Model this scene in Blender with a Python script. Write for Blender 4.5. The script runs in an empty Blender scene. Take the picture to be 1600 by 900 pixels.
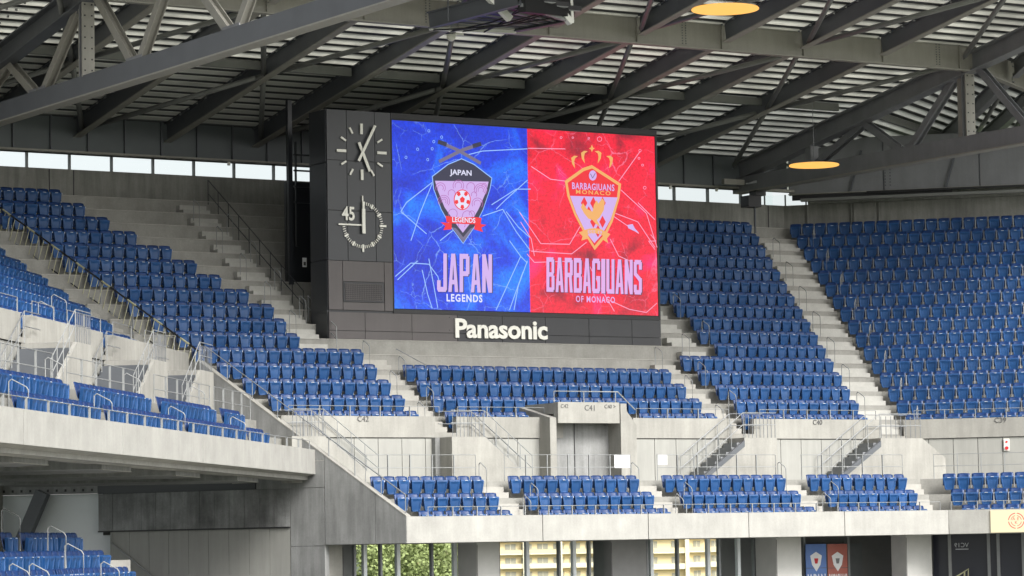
import bpy, bmesh, math, random, re
from mathutils import Vector, Matrix
random.seed(7)
R_ = math.radians
S = bpy.context.scene
# ------------------------------------------------------------------ camera, world, sun, exposure
FPX = 5000.0
CAMZ = 14.0
PITCH = R_(4.62); ROLL = 0.018
CAMROT = Matrix.Rotation(math.pi/2+PITCH, 3, 'X') @ Matrix.Rotation(-ROLL, 3, 'Z')
CAMLOC = Vector((0, 0, CAMZ))
cd = bpy.data.cameras.new('camera'); cam = bpy.data.objects.new('camera', cd)
S.collection.objects.link(cam); S.camera = cam
cam.location = CAMLOC; cam.rotation_euler = CAMROT.to_euler()
cd.sensor_width = 36; cd.lens = 36*FPX/1600; cd.clip_start = 1; cd.clip_end = 6000
S.render.resolution_x = 1024; S.render.resolution_y = 576
SUN_EL = R_(38); SUN_AZ = R_(141)      # azimuth clockwise from +Y
w = bpy.data.worlds.new('World'); S.world = w; w.use_nodes = True
wn = w.node_tree; bg = wn.nodes['Background']
sky = wn.nodes.new('ShaderNodeTexSky'); sky.sky_type = 'NISHITA'; sky.sun_disc = False
sky.sun_elevation = SUN_EL; sky.sun_rotation = SUN_AZ; sky.dust_density = 4.0; sky.air_density = 1.0; sky.ozone_density = 1.0
bw = wn.nodes.new('ShaderNodeRGBToBW'); wn.links.new(sky.outputs[0], bw.inputs[0])      # thin cloud: the blue mostly greyed out, alike all round
cmx = wn.nodes.new('ShaderNodeMix'); cmx.data_type = 'RGBA'; cmx.inputs[0].default_value = .85
wn.links.new(sky.outputs[0], cmx.inputs[6]); wn.links.new(bw.outputs[0], cmx.inputs[7]); wn.links.new(cmx.outputs[2], bg.inputs[0]); bg.inputs[1].default_value = 0.15
sl = bpy.data.lights.new('sun', 'SUN'); sl.energy = 1.9; sl.angle = R_(20); sl.color = (1, .97, .93)
so = bpy.data.objects.new('sun', sl); S.collection.objects.link(so)
sd = Vector((math.sin(SUN_AZ)*math.cos(SUN_EL), math.cos(SUN_AZ)*math.cos(SUN_EL), math.sin(SUN_EL)))
so.rotation_euler = sd.to_track_quat('Z', 'Y').to_euler(); so.location = (0, -20, 60)
S.view_settings.view_transform = 'Standard'; S.view_settings.look = 'None'
EXPO = 1.0
S.view_settings.exposure = EXPO; S.view_settings.gamma = 1
S.cycles.max_bounces = 8; S.cycles.diffuse_bounces = 5

# ------------------------------------------------------------------ frames of the three stands
def ray(x, y): return CAMROT @ Vector(((x-800)/FPX, -(y-450)/FPX, -1))
def proj(P):
    q = CAMROT.transposed() @ (Vector(P)-CAMLOC)
    return (800+FPX*q.x/-q.z, 450-FPX*q.y/-q.z)
class Frame:
    def __init__(s, o, ang):
        s.o = Vector(o); s.u = Vector((math.cos(ang), math.sin(ang), 0)); s.v = Vector((-math.sin(ang), math.cos(ang), 0)); s.ang = ang
        s.M = Matrix.Translation(s.o) @ Matrix.Rotation(ang, 4, 'Z')
    def w(s, u, v, h): return s.o+s.u*u+s.v*v+Vector((0, 0, h))
    def at(s, x, y, v):           # survey: point of the plane v=const seen at photo position x,y -> (u,h)
        d = ray(x, y); p0 = s.o+s.v*v; t = (p0-CAMLOC).dot(s.v)/d.dot(s.v); p = CAMLOC+d*t-s.o
        return (p.dot(s.u), p.z)
    def atu(s, x, y, u):          # same for a plane u=const -> (v,h)
        d = ray(x, y); p0 = s.o+s.u*u; t = (p0-CAMLOC).dot(s.u)/d.dot(s.u); p = CAMLOC+d*t-s.o
        return (p.dot(s.v), p.z)
K = Frame((0.95757, 112.0, 14.1828), R_(32))            # corner stand
RT = Frame(K.w(18.2, 0, 0), R_(-13))                    # right stand
LF = Frame((-6.9289, 111.1229, 16.6242), R_(90-7.7))    # left stand
W0 = Frame((0, 0, 0), 0)
TL = math.tan(R_(25.15)); TR = math.tan(R_(22.5))
DZL = K.o.z-LF.o.z

# ------------------------------------------------------------------ materials
def nmat(name):
    m = bpy.data.materials.new(name); m.use_nodes = True; nt = m.node_tree
    return m, nt, nt.nodes['Principled BSDF']
def N(nt, t, **kw):
    n = nt.nodes.new('ShaderNode'+t)
    for k_, v_ in kw.items():
        if k_ in n.inputs.keys(): n.inputs[k_].default_value = v_
        else: setattr(n, k_, v_)
    return n
def surf(name, col, rough=.6, metal=0, var=.12, scale=1.5, bump=0, streak=0, spec=.5, fine=0):
    m, nt, b = nmat(name)
    tc = N(nt, 'TexCoord'); mp = N(nt, 'Mapping'); nt.links.new(tc.outputs['Object'], mp.inputs[0])
    n1 = N(nt, 'TexNoise', Scale=scale, Detail=6.0, Roughness=.6); nt.links.new(mp.outputs[0], n1.inputs[0])
    mr = N(nt, 'MapRange'); nt.links.new(n1.outputs[0], mr.inputs[0])
    mr.inputs[1].default_value = .3; mr.inputs[2].default_value = .7
    mr.inputs[3].default_value = 1-var; mr.inputs[4].default_value = 1+var*.6
    fac = mr.outputs[0]
    if streak:
        m2 = N(nt, 'Mapping'); m2.inputs['Scale'].default_value = (2.2, 2.2, .22); nt.links.new(tc.outputs['Object'], m2.inputs[0])
        n2 = N(nt, 'TexNoise', Scale=1.6, Detail=5.0, Roughness=.65); nt.links.new(m2.outputs[0], n2.inputs[0])
        r2 = N(nt, 'MapRange'); r2.inputs[1].default_value = .35; r2.inputs[2].default_value = .65
        r2.inputs[3].default_value = 1-streak; r2.inputs[4].default_value = 1.0; nt.links.new(n2.outputs[0], r2.inputs[0])
        mu = N(nt, 'Math', operation='MULTIPLY'); nt.links.new(fac, mu.inputs[0]); nt.links.new(r2.outputs[0], mu.inputs[1]); fac = mu.outputs[0]
    if fine:
        n3 = N(nt, 'TexNoise', Scale=14.0, Detail=4.0, Roughness=.7); nt.links.new(mp.outputs[0], n3.inputs[0])
        r3 = N(nt, 'MapRange'); r3.inputs[1].default_value = .3; r3.inputs[2].default_value = .7
        r3.inputs[3].default_value = 1-fine; r3.inputs[4].default_value = 1+fine*.5; nt.links.new(n3.outputs[0], r3.inputs[0])
        mu = N(nt, 'Math', operation='MULTIPLY'); nt.links.new(fac, mu.inputs[0]); nt.links.new(r3.outputs[0], mu.inputs[1]); fac = mu.outputs[0]
    mx = N(nt, 'VectorMath', operation='SCALE'); mx.inputs[0].default_value = col; nt.links.new(fac, mx.inputs['Scale'])
    nt.links.new(mx.outputs[0], b.inputs['Base Color'])
    b.inputs['Roughness'].default_value = rough; b.inputs['Metallic'].default_value = metal
    b.inputs['Specular IOR Level'].default_value = spec
    if bump:
        bp = N(nt, 'Bump', Strength=bump, Distance=.02); nb = N(nt, 'TexNoise', Scale=25.0, Detail=3.0)
        nt.links.new(mp.outputs[0], nb.inputs[0]); nt.links.new(nb.outputs[0], bp.inputs['Height']); nt.links.new(bp.outputs[0], b.inputs['Normal'])
    return m
def emit(name, col, st):
    m, nt, b = nmat(name); b.inputs['Base Color'].default_value = (.02, .02, .02, 1)
    b.inputs['Emission Color'].default_value = (*col, 1); b.inputs['Emission Strength'].default_value = st; b.inputs['Roughness'].default_value = .5
    return m
M = {}
M['conc'] = surf('pale_concrete', (.345, .338, .308), .85, var=.17, scale=.7, streak=.16, bump=.15, fine=.07)
M['mull_light'] = surf('pale_mullion_paint', (.78, .82, .84), .5, var=.04); M['conc_pier'] = surf('pale_pier_render', (.45, .45, .43), .8, var=.08)  # pier render is paler than the main concrete
M['conc_fascia'] = surf('fascia_concrete', (.365, .36, .335), .85, var=.14, scale=1.0, streak=.11, bump=.15, fine=.08)
M['conc_grey'] = surf('grey_formed_concrete', (.29, .295, .29), .8, var=.28, scale=.5, streak=.30, bump=.2, fine=.10)
M['conc_stain'] = surf('stained_formed_concrete', (.30, .305, .30), .8, var=.55, scale=.75, streak=.35, bump=.2, fine=.15)
M['conc_tread'] = surf('tread_concrete', (.30, .295, .27), .85, var=.18, scale=1.2, streak=.10, bump=.1, fine=.12)
M['conc_step'] = surf('step_concrete', (.37, .36, .33), .85, var=.10, scale=2., fine=.08)
M['conc_step2'] = surf('pale_step_concrete', (.43, .425, .395), .85, var=.12, scale=2., fine=.08)
M['conc_back'] = surf('rear_wall_concrete', (.29, .29, .265), .85, var=.25, scale=.6, streak=.3, bump=.1, fine=.1)
M['panel'] = surf('light_wall_panel', (.33, .33, .305), .7, var=.08, scale=.6, streak=.12)
M['joint'] = surf('dark_joint', (.06, .06, .06), .9, var=.05)
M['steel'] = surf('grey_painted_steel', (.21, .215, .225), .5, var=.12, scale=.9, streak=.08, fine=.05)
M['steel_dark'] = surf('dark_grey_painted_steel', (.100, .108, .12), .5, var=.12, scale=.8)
M['girder'] = surf('warm_grey_girder_paint', (.30, .29, .255), .55, var=.08, scale=.7, streak=.10, fine=.04)
M['deck'] = surf('white_roof_deck', (.80, .80, .75), .5, var=.10, scale=.5, fine=.04)
def deckm(name, tr, colr):
    m, nt, b = nmat(name); tb = N(nt, 'BsdfTranslucent'); tb.inputs[0].default_value = (*colr, 1); ms = N(nt, 'MixShader'); ms.inputs[0].default_value = tr
    tc = N(nt, 'TexCoord'); n1 = N(nt, 'TexNoise', Scale=.45, Detail=4.0); nt.links.new(tc.outputs['Object'], n1.inputs[0])
    mr = N(nt, 'MapRange'); mr.inputs[1].default_value = .35; mr.inputs[2].default_value = .65; mr.inputs[3].default_value = .72; mr.inputs[4].default_value = 1.0; nt.links.new(n1.outputs[0], mr.inputs[0])
    for tgt in (b.inputs['Base Color'], tb.inputs[0]):
        sc_ = N(nt, 'VectorMath', operation='SCALE'); sc_.inputs[0].default_value = colr; nt.links.new(mr.outputs[0], sc_.inputs['Scale']); nt.links.new(sc_.outputs[0], tgt)
    b.inputs['Roughness'].default_value = .5
    o = nt.nodes['Material Output']; nt.links.new(b.outputs[0], ms.inputs[1]); nt.links.new(tb.outputs[0], ms.inputs[2]); nt.links.new(ms.outputs[0], o.inputs[0]); return m
M['deck_t'] = deckm('translucent_roof_panel', .70, (.82, .82, .76)); M['deck_t2'] = deckm('greyer_translucent_panel', .60, (.74, .75, .71))  # second panel is greyer and less translucent than the first
M['deck_gap'] = surf('dark_deck_rib', (.05, .052, .055), .7, var=.1)  # dark strips between panels: rib depth shading put into the colour
M['back_panel'] = surf('slate_back_panel', (.11, .125, .13), .6, var=.10, scale=.8)
M['tube'] = surf('grey_tube_paint', (.17, .175, .165), .45, var=.10)
M['galv'] = surf('galvanised_rail', (.27, .28, .28), .55, metal=.1, var=.08, scale=3)
M['galv_dark'] = surf('dull_galvanised_rail', (.22, .23, .24), .45, metal=.3, var=.1, scale=3)
M['yellow'] = surf('cream_yellow_rail', (.42, .41, .25), .5, var=.15, scale=3)
M['black'] = surf('black_paint', (.012, .012, .014), .5, var=.1)
M['cab_dark'] = surf('dark_cabinet_panel', (.026, .029, .034), .38, var=.10, scale=.8)
M['cab_brown'] = surf('taupe_cabinet_panel', (.095, .085, .085), .55, var=.10, scale=.8, streak=.08)
M['cab_char'] = surf('charcoal_cabinet_panel', (.032, .033, .037), .5, var=.1)
M['white'] = surf('ivory_white_paint', (.78, .77, .70), .5, var=.04)
M['paper'] = surf('white_paper', (.82, .83, .84), .6, var=.03)
M['red'] = surf('red_paint', (.6, .02, .03), .5, var=.05)
M['seat'] = surf('blue_seat_plastic', (.003, .030, .125), .45, var=.22, scale=1.3, spec=.5)  # backrest darker than the pan: its shadow is put into the blue
M['seat_pan'] = surf('blue_seat_pan_plastic', (.008, .060, .190), .5, var=.24, scale=1.3, spec=.5)
for k_ in ('seat', 'seat_pan'):     # fading differs from place to place in the bowl
    nt = M[k_].node_tree; ge = nt.nodes.new('ShaderNodeNewGeometry'); mp_ = [n for n in nt.nodes if n.type == 'MAPPING'][0]; nt.links.new(ge.outputs['Position'], mp_.inputs[0])
M['bracket'] = surf('pale_grey_seat_bracket', (.50, .52, .56), .45, var=.1)
M['grass'] = surf('pitch_grass', (.10, .125, .075), .9, var=.2, scale=.2)
M['leaf'] = surf('tree_leaf', (.27, .32, .12), .7, var=.3, scale=.4)
M['bark'] = surf('tree_bark', (.10, .08, .06), .9, var=.2)
M['apt'] = surf('cream_apartment_wall', (.74, .62, .38), .8, var=.05, scale=.2)
M['apt2'] = surf('pale_apartment_band', (.80, .73, .54), .8, var=.05, scale=.2)
M['apt_win'] = surf('apartment_window', (.34, .33, .27), .3, var=.1)
M['lettering'] = surf('faded_grey_lettering', (.10, .10, .10), .8, var=.1)
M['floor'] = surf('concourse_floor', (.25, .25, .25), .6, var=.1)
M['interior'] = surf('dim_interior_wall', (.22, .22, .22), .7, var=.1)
m, nt, b = nmat('window_glass'); b.inputs['Base Color'].default_value = (.93, .97, .96, 1); b.inputs['Roughness'].default_value = .02
b.inputs['Transmission Weight'].default_value = 1; b.inputs['IOR'].default_value = 1.02; M['glass'] = m
m, nt, b = nmat('dark_glass'); b.inputs['Base Color'].default_value = (.03, .032, .045, 1); b.inputs['Roughness'].default_value = .12; M['glass_dark'] = m
M['lamp'] = emit('orange_reflection_glow', (1.0, .50, .11), .62)  # glow of the orange reflection discs
M['banner'] = emit('cream_banner_glow', (1.0, .86, .55), .55)  # emission added so the banner gives a faint warm glow
M['spill'] = emit('warm_signal', (1.0, .6, .2), .5)

def gravelly(name, mode):
    """LED picture: colour field, glowing veins and pixel grain, all emission of the screen itself"""
    m, nt, b = nmat(name); L = nt.links.new
    tc = N(nt, 'TexCoord')
    n1 = N(nt, 'TexNoise', Scale=.55, Detail=3.0, Distortion=.6); L(tc.outputs['Object'], n1.inputs[0])
    cr = N(nt, 'ValToRGB'); L(n1.outputs[0], cr.inputs[0]); e = cr.color_ramp.elements
    if mode == 'blue':
        e[0].position = .32; e[0].color = (0, .018, .50, 1); e[1].position = .70; e[1].color = (.0, .19, 1.0, 1)
        x = cr.color_ramp.elements.new(.50); x.color = (0, .04, .70, 1)
    else:
        e[0].position = .26; e[0].color = (.20, .0, .02, 1); e[1].position = .70; e[1].color = (.92, .01, .15, 1)
        x = cr.color_ramp.elements.new(.42); x.color = (.80, .0, .03, 1); x = cr.color_ramp.elements.new(.56); x.color = (.88, .0, .035, 1)
    # warped crack lines
    n2 = N(nt, 'TexNoise', Scale=.8, Detail=4.0, Roughness=.6); L(tc.outputs['Object'], n2.inputs[0])
    mx = N(nt, 'Mix', data_type='RGBA'); mx.inputs[0].default_value = .35; L(tc.outputs['Object'], mx.inputs[6]); L(n2.outputs[1], mx.inputs[7])
    vo = N(nt, 'TexVoronoi', feature='DISTANCE_TO_EDGE', Scale=.75); L(mx.outputs[2], vo.inputs[0])
    ln = N(nt, 'MapRange'); L(vo.outputs[0], ln.inputs[0]); ln.inputs[1].default_value = 0.0; ln.inputs[2].default_value = .010; ln.inputs[3].default_value = .5; ln.inputs[4].default_value = 0
    vo2 = N(nt, 'TexVoronoi', feature='DISTANCE_TO_EDGE', Scale=1.9); L(mx.outputs[2], vo2.inputs[0])
    ln2 = N(nt, 'MapRange'); L(vo2.outputs[0], ln2.inputs[0]); ln2.inputs[2].default_value = .014; ln2.inputs[3].default_value = .6; ln2.inputs[4].default_value = 0
    n4 = N(nt, 'TexNoise', Scale=.9, Detail=2.0); L(tc.outputs['Object'], n4.inputs[0])
    ms = N(nt, 'MapRange'); L(n4.outputs[0], ms.inputs[0]); ms.inputs[1].default_value = .50; ms.inputs[2].default_value = .62; ms.inputs[3].default_value = 0; ms.inputs[4].default_value = .9
    m2 = N(nt, 'Math', operation='MULTIPLY'); L(ln2.outputs[0], m2.inputs[0]); L(ms.outputs[0], m2.inputs[1])
    n5 = N(nt, 'TexNoise', Scale=1.1, Detail=2.0); n5.inputs['Detail'].default_value = 1; L(mx.outputs[2], n5.inputs[0])
    ms5 = N(nt, 'MapRange'); L(n5.outputs[0], ms5.inputs[0]); ms5.inputs[1].default_value = .42; ms5.inputs[2].default_value = .6
    m5 = N(nt, 'Math', operation='MULTIPLY'); L(ln.outputs[0], m5.inputs[0]); L(ms5.outputs[0], m5.inputs[1])
    ad = N(nt, 'Math', operation='MAXIMUM'); L(m5.outputs[0], ad.inputs[0]); L(m2.outputs[0], ad.inputs[1])
    mm = N(nt, 'Mix', data_type='RGBA'); L(ad.outputs[0], mm.inputs[0]); L(cr.outputs[0], mm.inputs[6])
    mm.inputs[7].default_value = (.30, .55, 1, 1) if mode == 'blue' else (1, .30, .50, 1)
    # grain
    n3 = N(nt, 'TexNoise', Scale=9.0, Detail=2.0, Roughness=.8); L(tc.outputs['Object'], n3.inputs[0])
    g = N(nt, 'MapRange'); L(n3.outputs[0], g.inputs[0]); g.inputs[1].default_value = .35; g.inputs[2].default_value = .65; g.inputs[3].default_value = .72; g.inputs[4].default_value = 1.22
    sc = N(nt, 'VectorMath', operation='SCALE'); L(mm.outputs[2], sc.inputs[0]); L(g.outputs[0], sc.inputs['Scale'])
    b.inputs['Base Color'].default_value = (.01, .01, .01, 1); L(sc.outputs[0], b.inputs['Emission Color'])
    b.inputs['Emission Strength'].default_value = .95*2**-EXPO*1.2; b.inputs['Roughness'].default_value = .5
    return m
M['led_blue'] = gravelly('led_picture_blue', 'blue'); M['led_red'] = gravelly('led_picture_red', 'red')
def led(name, col): 
    return emit(name, col, 2**-EXPO*1.0)
M['e_lilac'] = led('led_lilac', (.62, .42, .83)); M['e_pink'] = led('led_pink', (.72, .40, .80)); M['e_dark'] = led('led_near_black', (.02, .02, .06))
M['e_red'] = led('led_red', (.86, .005, .02)); M['e_gold'] = led('led_gold', (.86, .42, .12)); M['e_white'] = led('led_white', (.75, .75, .95))
M['e_line_b'] = led('led_blue_line', (.30, .52, .98)); M['e_line_r'] = led('led_pink_line', (.95, .35, .55)); M['e_grey'] = led('led_grey', (.16, .14, .25)); M['e_magenta'] = led('led_magenta', (.42, .10, .40))

# ------------------------------------------------------------------ mesh helpers
COL = S.collection
def link(o, parent=None):
    COL.objects.link(o)
    if parent is not None: o.parent = parent
    return o
def empty(name, loc=(0, 0, 0), ang=0):
    o = bpy.data.objects.new(name, None); o.location = loc; o.rotation_euler = (0, 0, ang); o.empty_display_size = .3
    return link(o)
def tag(o, label=None, cat=None, group=None, kind=None):
    if label: o['label'] = label
    if cat: o['category'] = cat
    if group: o['group'] = group
    if kind: o['kind'] = kind
    return o
def thing(name, label, cat, fr=None, u=0, v=0, h=0, group=None, ang=0):
    fr = fr or W0
    o = empty(name, fr.w(u, v, h), fr.ang+ang)
    return tag(o, label, cat, group)
class MB:
    def __init__(s): s.v = []; s.f = []
    def add(s, vs, fs):
        n = len(s.v); s.v += [tuple(p) for p in vs]; s.f += [tuple(i+n for i in f) for f in fs]; return s
    def box(s, x0, x1, y0, y1, z0, z1):
        return s.add([(x0, y0, z0), (x1, y0, z0), (x1, y1, z0), (x0, y1, z0), (x0, y0, z1), (x1, y0, z1), (x1, y1, z1), (x0, y1, z1)],
                     [(0, 3, 2, 1), (4, 5, 6, 7), (0, 1, 5, 4), (1, 2, 6, 5), (2, 3, 7, 6), (3, 0, 4, 7)])
    def prism(s, poly, z0, z1):                       # poly (x,y) extruded in z
        n = len(poly); vs = [(x, y, z0) for x, y in poly]+[(x, y, z1) for x, y in poly]
        return s.add(vs, [tuple(range(n))[::-1], tuple(range(n, 2*n))]+[(i, (i+1) % n, n+(i+1) % n, n+i) for i in range(n)])
    def plate(s, poly, y0, y1):                       # poly (x,z) extruded in y
        n = len(poly); vs = [(x, y0, z) for x, z in poly]+[(x, y1, z) for x, z in poly]
        return s.add(vs, [tuple(range(n)), tuple(range(n, 2*n))[::-1]]+[((i+1) % n, i, n+i, n+(i+1) % n) for i in range(n)])
    def side(s, poly, x0, x1):                        # poly (y,z) extruded in x
        n = len(poly); vs = [(x0, y, z) for y, z in poly]+[(x1, y, z) for y, z in poly]
        return s.add(vs, [tuple(range(n))[::-1], tuple(range(n, 2*n))]+[(i, (i+1) % n, n+(i+1) % n, n+i) for i in range(n)])
    def bar(s, p, q, w_, h_, up=(0, 0, 1)):
        p = Vector(p); q = Vector(q); d = (q-p).normalized(); up = Vector(up)
        a = d.cross(up)
        if a.length < 1e-4: a = d.cross(Vector((1, 0, 0)))
        a.normalize(); b_ = a.cross(d).normalized(); a *= w_/2; b_ *= h_/2
        return s.add([p-a-b_, p+a-b_, p+a+b_, p-a+b_, q-a-b_, q+a-b_, q+a+b_, q-a+b_],
                     [(0, 3, 2, 1), (4, 5, 6, 7), (0, 1, 5, 4), (1, 2, 6, 5), (2, 3, 7, 6), (3, 0, 4, 7)])
    def ibeam(s, p, q, w_, h_, t=.05, up=(0, 0, 1)):  # I section hanging with its bottom at p,q
        p = Vector(p); q = Vector(q); d = (q-p).normalized(); a = d.cross(Vector(up)).normalized(); u_ = a.cross(d).normalized()
        s.bar(p+u_*(t/2), q+u_*(t/2), w_, t, up); s.bar(p+u_*(h_-t/2), q+u_*(h_-t/2), w_, t, up)
        return s.bar(p+u_*(h_/2), q+u_*(h_/2), t, h_-2*t-.002, up)
    def tube(s, pts, r, n=6):
        pts = [Vector(p) for p in pts]; rings = []
        for i, p in enumerate(pts):
            d = ((pts[min(i+1, len(pts)-1)]-p).normalized()+(p-pts[max(i-1, 0)]).normalized()).normalized()
            a = d.cross(Vector((0, 0, 1)))
            if a.length < .05: a = d.cross(Vector((0, 1, 0)))
            a.normalize(); b_ = a.cross(d)
            rings.append([p+a*r*math.cos(t)+b_*r*math.sin(t) for t in [2*math.pi*k/n for k in range(n)]])
        vs = [x for rg in rings for x in rg]; fs = []
        for i in range(len(pts)-1):
            for k in range(n): fs.append((i*n+k, i*n+(k+1) % n, (i+1)*n+(k+1) % n, (i+1)*n+k))
        fs.append(tuple(range(n))[::-1]); fs.append(tuple((len(pts)-1)*n+k for k in range(n)))
        return s.add(vs, fs)
    def mesh(s, name):
        me = bpy.data.meshes.new(name); me.from_pydata(s.v, [], s.f); me.update(); 
        bm = bmesh.new(); bm.from_mesh(me); bmesh.ops.recalc_face_normals(bm, faces=bm.faces); bm.to_mesh(me); bm.free()
        return me
    def build(s, name, mat, parent=None, smooth=False):
        me = s.mesh(name); me.materials.append(M[mat] if isinstance(mat, str) else mat)
        if smooth:
            for p in me.polygons: p.use_smooth = True
        return link(bpy.data.objects.new(name, me), parent)
def text_obj(name, body, size, mat, parent, loc, sx=1.0, off=0.0, ext=.01, align='CENTER', space=1.0, rotz=0, flip=False, shear=0):
    c = bpy.data.curves.new(name, 'FONT'); c.body = body; c.size = size; c.extrude = ext; c.offset = off; c.align_x = align; c.align_y = 'CENTER'
    c.space_character = space; c.resolution_u = 3; c.shear = shear
    o = bpy.data.objects.new(name+'_t', c); COL.objects.link(o)
    dg = bpy.context.evaluated_depsgraph_get(); me = bpy.data.meshes.new_from_object(o.evaluated_get(dg))
    bpy.data.objects.remove(o); me.name = name
    me.transform(Matrix.Rotation(math.pi/2, 4, 'X') @ Matrix.Diagonal((sx*(-1 if flip else 1), 1, 1, 1)))
    me.materials.clear(); me.materials.append(M[mat]); ob = bpy.data.objects.new(name, me); ob.location = loc; ob.rotation_euler = (0, 0, rotz)
    return link(ob, parent)

# ------------------------------------------------------------------ ground and surroundings
g = MB().box(-3000, 3000, -1500, 4500, -.5, 0).build('ground', 'grass'); tag(g, kind='structure')

# ------------------------------------------------------------------ stands
RISE = .62
ords = ['first', 'second', 'third', 'fourth', 'fifth', 'sixth', 'seventh', 'eighth', 'ninth', 'tenth', 'eleventh', 'twelfth', 'thirteenth',
        'fourteenth', 'fifteenth', 'sixteenth', 'seventeenth', 'eighteenth', 'nineteenth', 'twentieth']
def ordn(i):
    if i < 20: return ords[i]
    t_, o_ = divmod(i+1, 10); tn = {2: 'twenty', 3: 'thirty', 4: 'forty', 5: 'fifty'}[t_]
    return (tn[:-1]+'ieth') if o_ == 0 else tn+'-'+ords[o_-1]
uml = lambda v: -5.54-TL*v+.25          # corner: left mitre (inside face of the stringer wall)
umr = lambda v: 18.2+TR*v               # corner: right mitre
cs = thing('grandstand', 'corner grandstand of pale concrete with blue seating under the big screen', 'grandstand', K)
ls = thing('grandstand', 'left grandstand, its bright concrete balcony running in from the left edge', 'grandstand', LF)
rs = thing('grandstand', 'right grandstand with the C39 parapet and the widest seating bank', 'grandstand', RT)
UL, UR = -60, 26
def trap(a0, a1, b0, b1, v0, v1): return [(a0, v0), (b0, v0), (b1, v1), (a1, v1)]
# lower rows + walkway
for i in range(3):
    v0, v1 = .3+i, 1.3+i; z1 = .3+RISE*i; zb = max(z1-.75, .12)
    MB().prism(trap(uml(v0), uml(v1), umr(v0), umr(v1), v0, v1), zb, z1).build('tread', 'conc_tread', cs)
    MB().prism(trap(-TR*v0, -TR*v1, UR, UR, v0, v1), zb, z1).build('tread', 'conc_tread', rs)
MB().prism(trap(uml(3.3), uml(5), umr(3.3), umr(5), 3.3, 5), 1.3, 2.16).build('walkway', 'conc_tread', cs)
MB().prism(trap(-TR*3.3, -TR*5, UR, UR, 3.3, 5), 1.3, 2.16).build('walkway', 'conc_tread', rs)
MB().prism(trap(uml(0.3), uml(9), umr(0.3), umr(9), .3, 9), -.02, .10).build('soffit_slab', 'conc_grey', cs)
MB().prism(trap(-TR*.3, -TR*9, UR, UR, .3, 9), -.02, .10).build('soffit_slab', 'conc_grey', rs)
# upper rows
for j in range(17):
    v0, v1 = 5.0+j, 6.0+j; z1 = 3.98+RISE*j
    if j == 0: v0 = 5.25
    MB().prism(trap(uml(v0), uml(v1), umr(v0), umr(v1), v0, v1), z1-.9, z1).build('tread', 'conc_tread', cs)
    MB().prism(trap(-TR*v0, -TR*v1, UR, UR, v0, v1), z1-.9, z1).build('tread', 'conc_tread', rs)
    # light nosing strip
    if j > 3:
        MB().prism(trap(uml(v0)+.01, uml(v0+.12)+.01, umr(v0)-.01, umr(v0+.12)-.01, v0-.02, v0+.10), z1+.002, z1+.03).build('tread_nosing', 'conc_step', cs)
for k in range(17):
    v0, v1 = 5.4+k, 6.4+k; z1 = 4.02+RISE*k
    MB().prism(trap(UL, UL, TL*v0, TL*v1, v0, v1), z1-.9, z1).build('tread', 'conc_tread', ls)
for i in range(2):
    v0, v1 = .3+i, 1.3+i; z1 = .6+.67*i
    MB().prism(trap(UL, UL, TL*v0-.02, TL*v1-.02, v0, v1), z1-.8, z1).build('tread', 'conc_tread', ls)
MB().prism(trap(UL, UL, TL*2.3-.02, TL*5.4-.02, 2.3, 5.4), 1.1, 1.95).build('walkway', 'conc_tread', ls)
# fascias, in precast panels
fx = [-5.54]+[K.at(x, 820, 0)[0] for x in (848, 1013, 1170, 1320)]+[18.2]
for a, b_ in zip(fx[:-1], fx[1:]):
    MB().box(a+.015, b_-.015, 0, .3, 0, .9).build('fascia_panel', 'conc_fascia', cs)
MB().box(-5.53, 18.15, .1, .28, .02, .88).build('fascia_backing', 'joint', cs)
fr_ = [0, 4.9, 9.9, 14.9, 20]
for a, b_ in zip(fr_[:-1], fr_[1:]):
    MB().box(a+.015, b_-.015, 0, .3, 0, .9).build('fascia_panel', 'conc_fascia', rs)
MB().box(.05, 20, .1, .28, .02, .88).build('fascia_backing', 'joint', rs)
fl = [0]+[LF.at(x, 690, 0)[0] for x in (317, 192, 37)]+[-46, -55]
for a, b_ in zip(fl[:-1], fl[1:]):
    MB().box(b_+.02, a-.02, 0, .3, 0, .85).build('fascia_panel', 'conc_fascia', ls)
MB().box(-55, -.05, .1, .28, .02, .83).build('fascia_backing', 'joint', ls)
# underside of the left balcony: sloping slab and transverse haunched beams
MB().side([(.05, -.001), (.75, -.22), (.85, -.22), (.85, -.02), (.05, -.012)], -55, -.1).build('balcony_underside', 'conc', ls)
MB().side([(.86, -.05), (9.0, -.05), (9.0, -.02), (.86, -.02)], -55, -.1).build('balcony_ceiling', 'conc_grey', ls)
for ub in (-31.5, -23.2, -14.9, -6.6, -40):
    MB().prism([(ub-1.9, .86), (ub+1.2, .86), (ub+2.6, 2.0), (ub+2.6, 9), (ub-1.9, 9)], -.34, -.06).build('haunched_beam', 'conc_grey', ls); MB().prism([(ub-1.9, .84), (ub+1.2, .84), (ub+2.6, 1.98), (ub+2.6, 2.06), (ub+1.2, .94), (ub-1.9, .94)], -.36, -.341).build('beam_lip', 'conc', ls)

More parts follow.
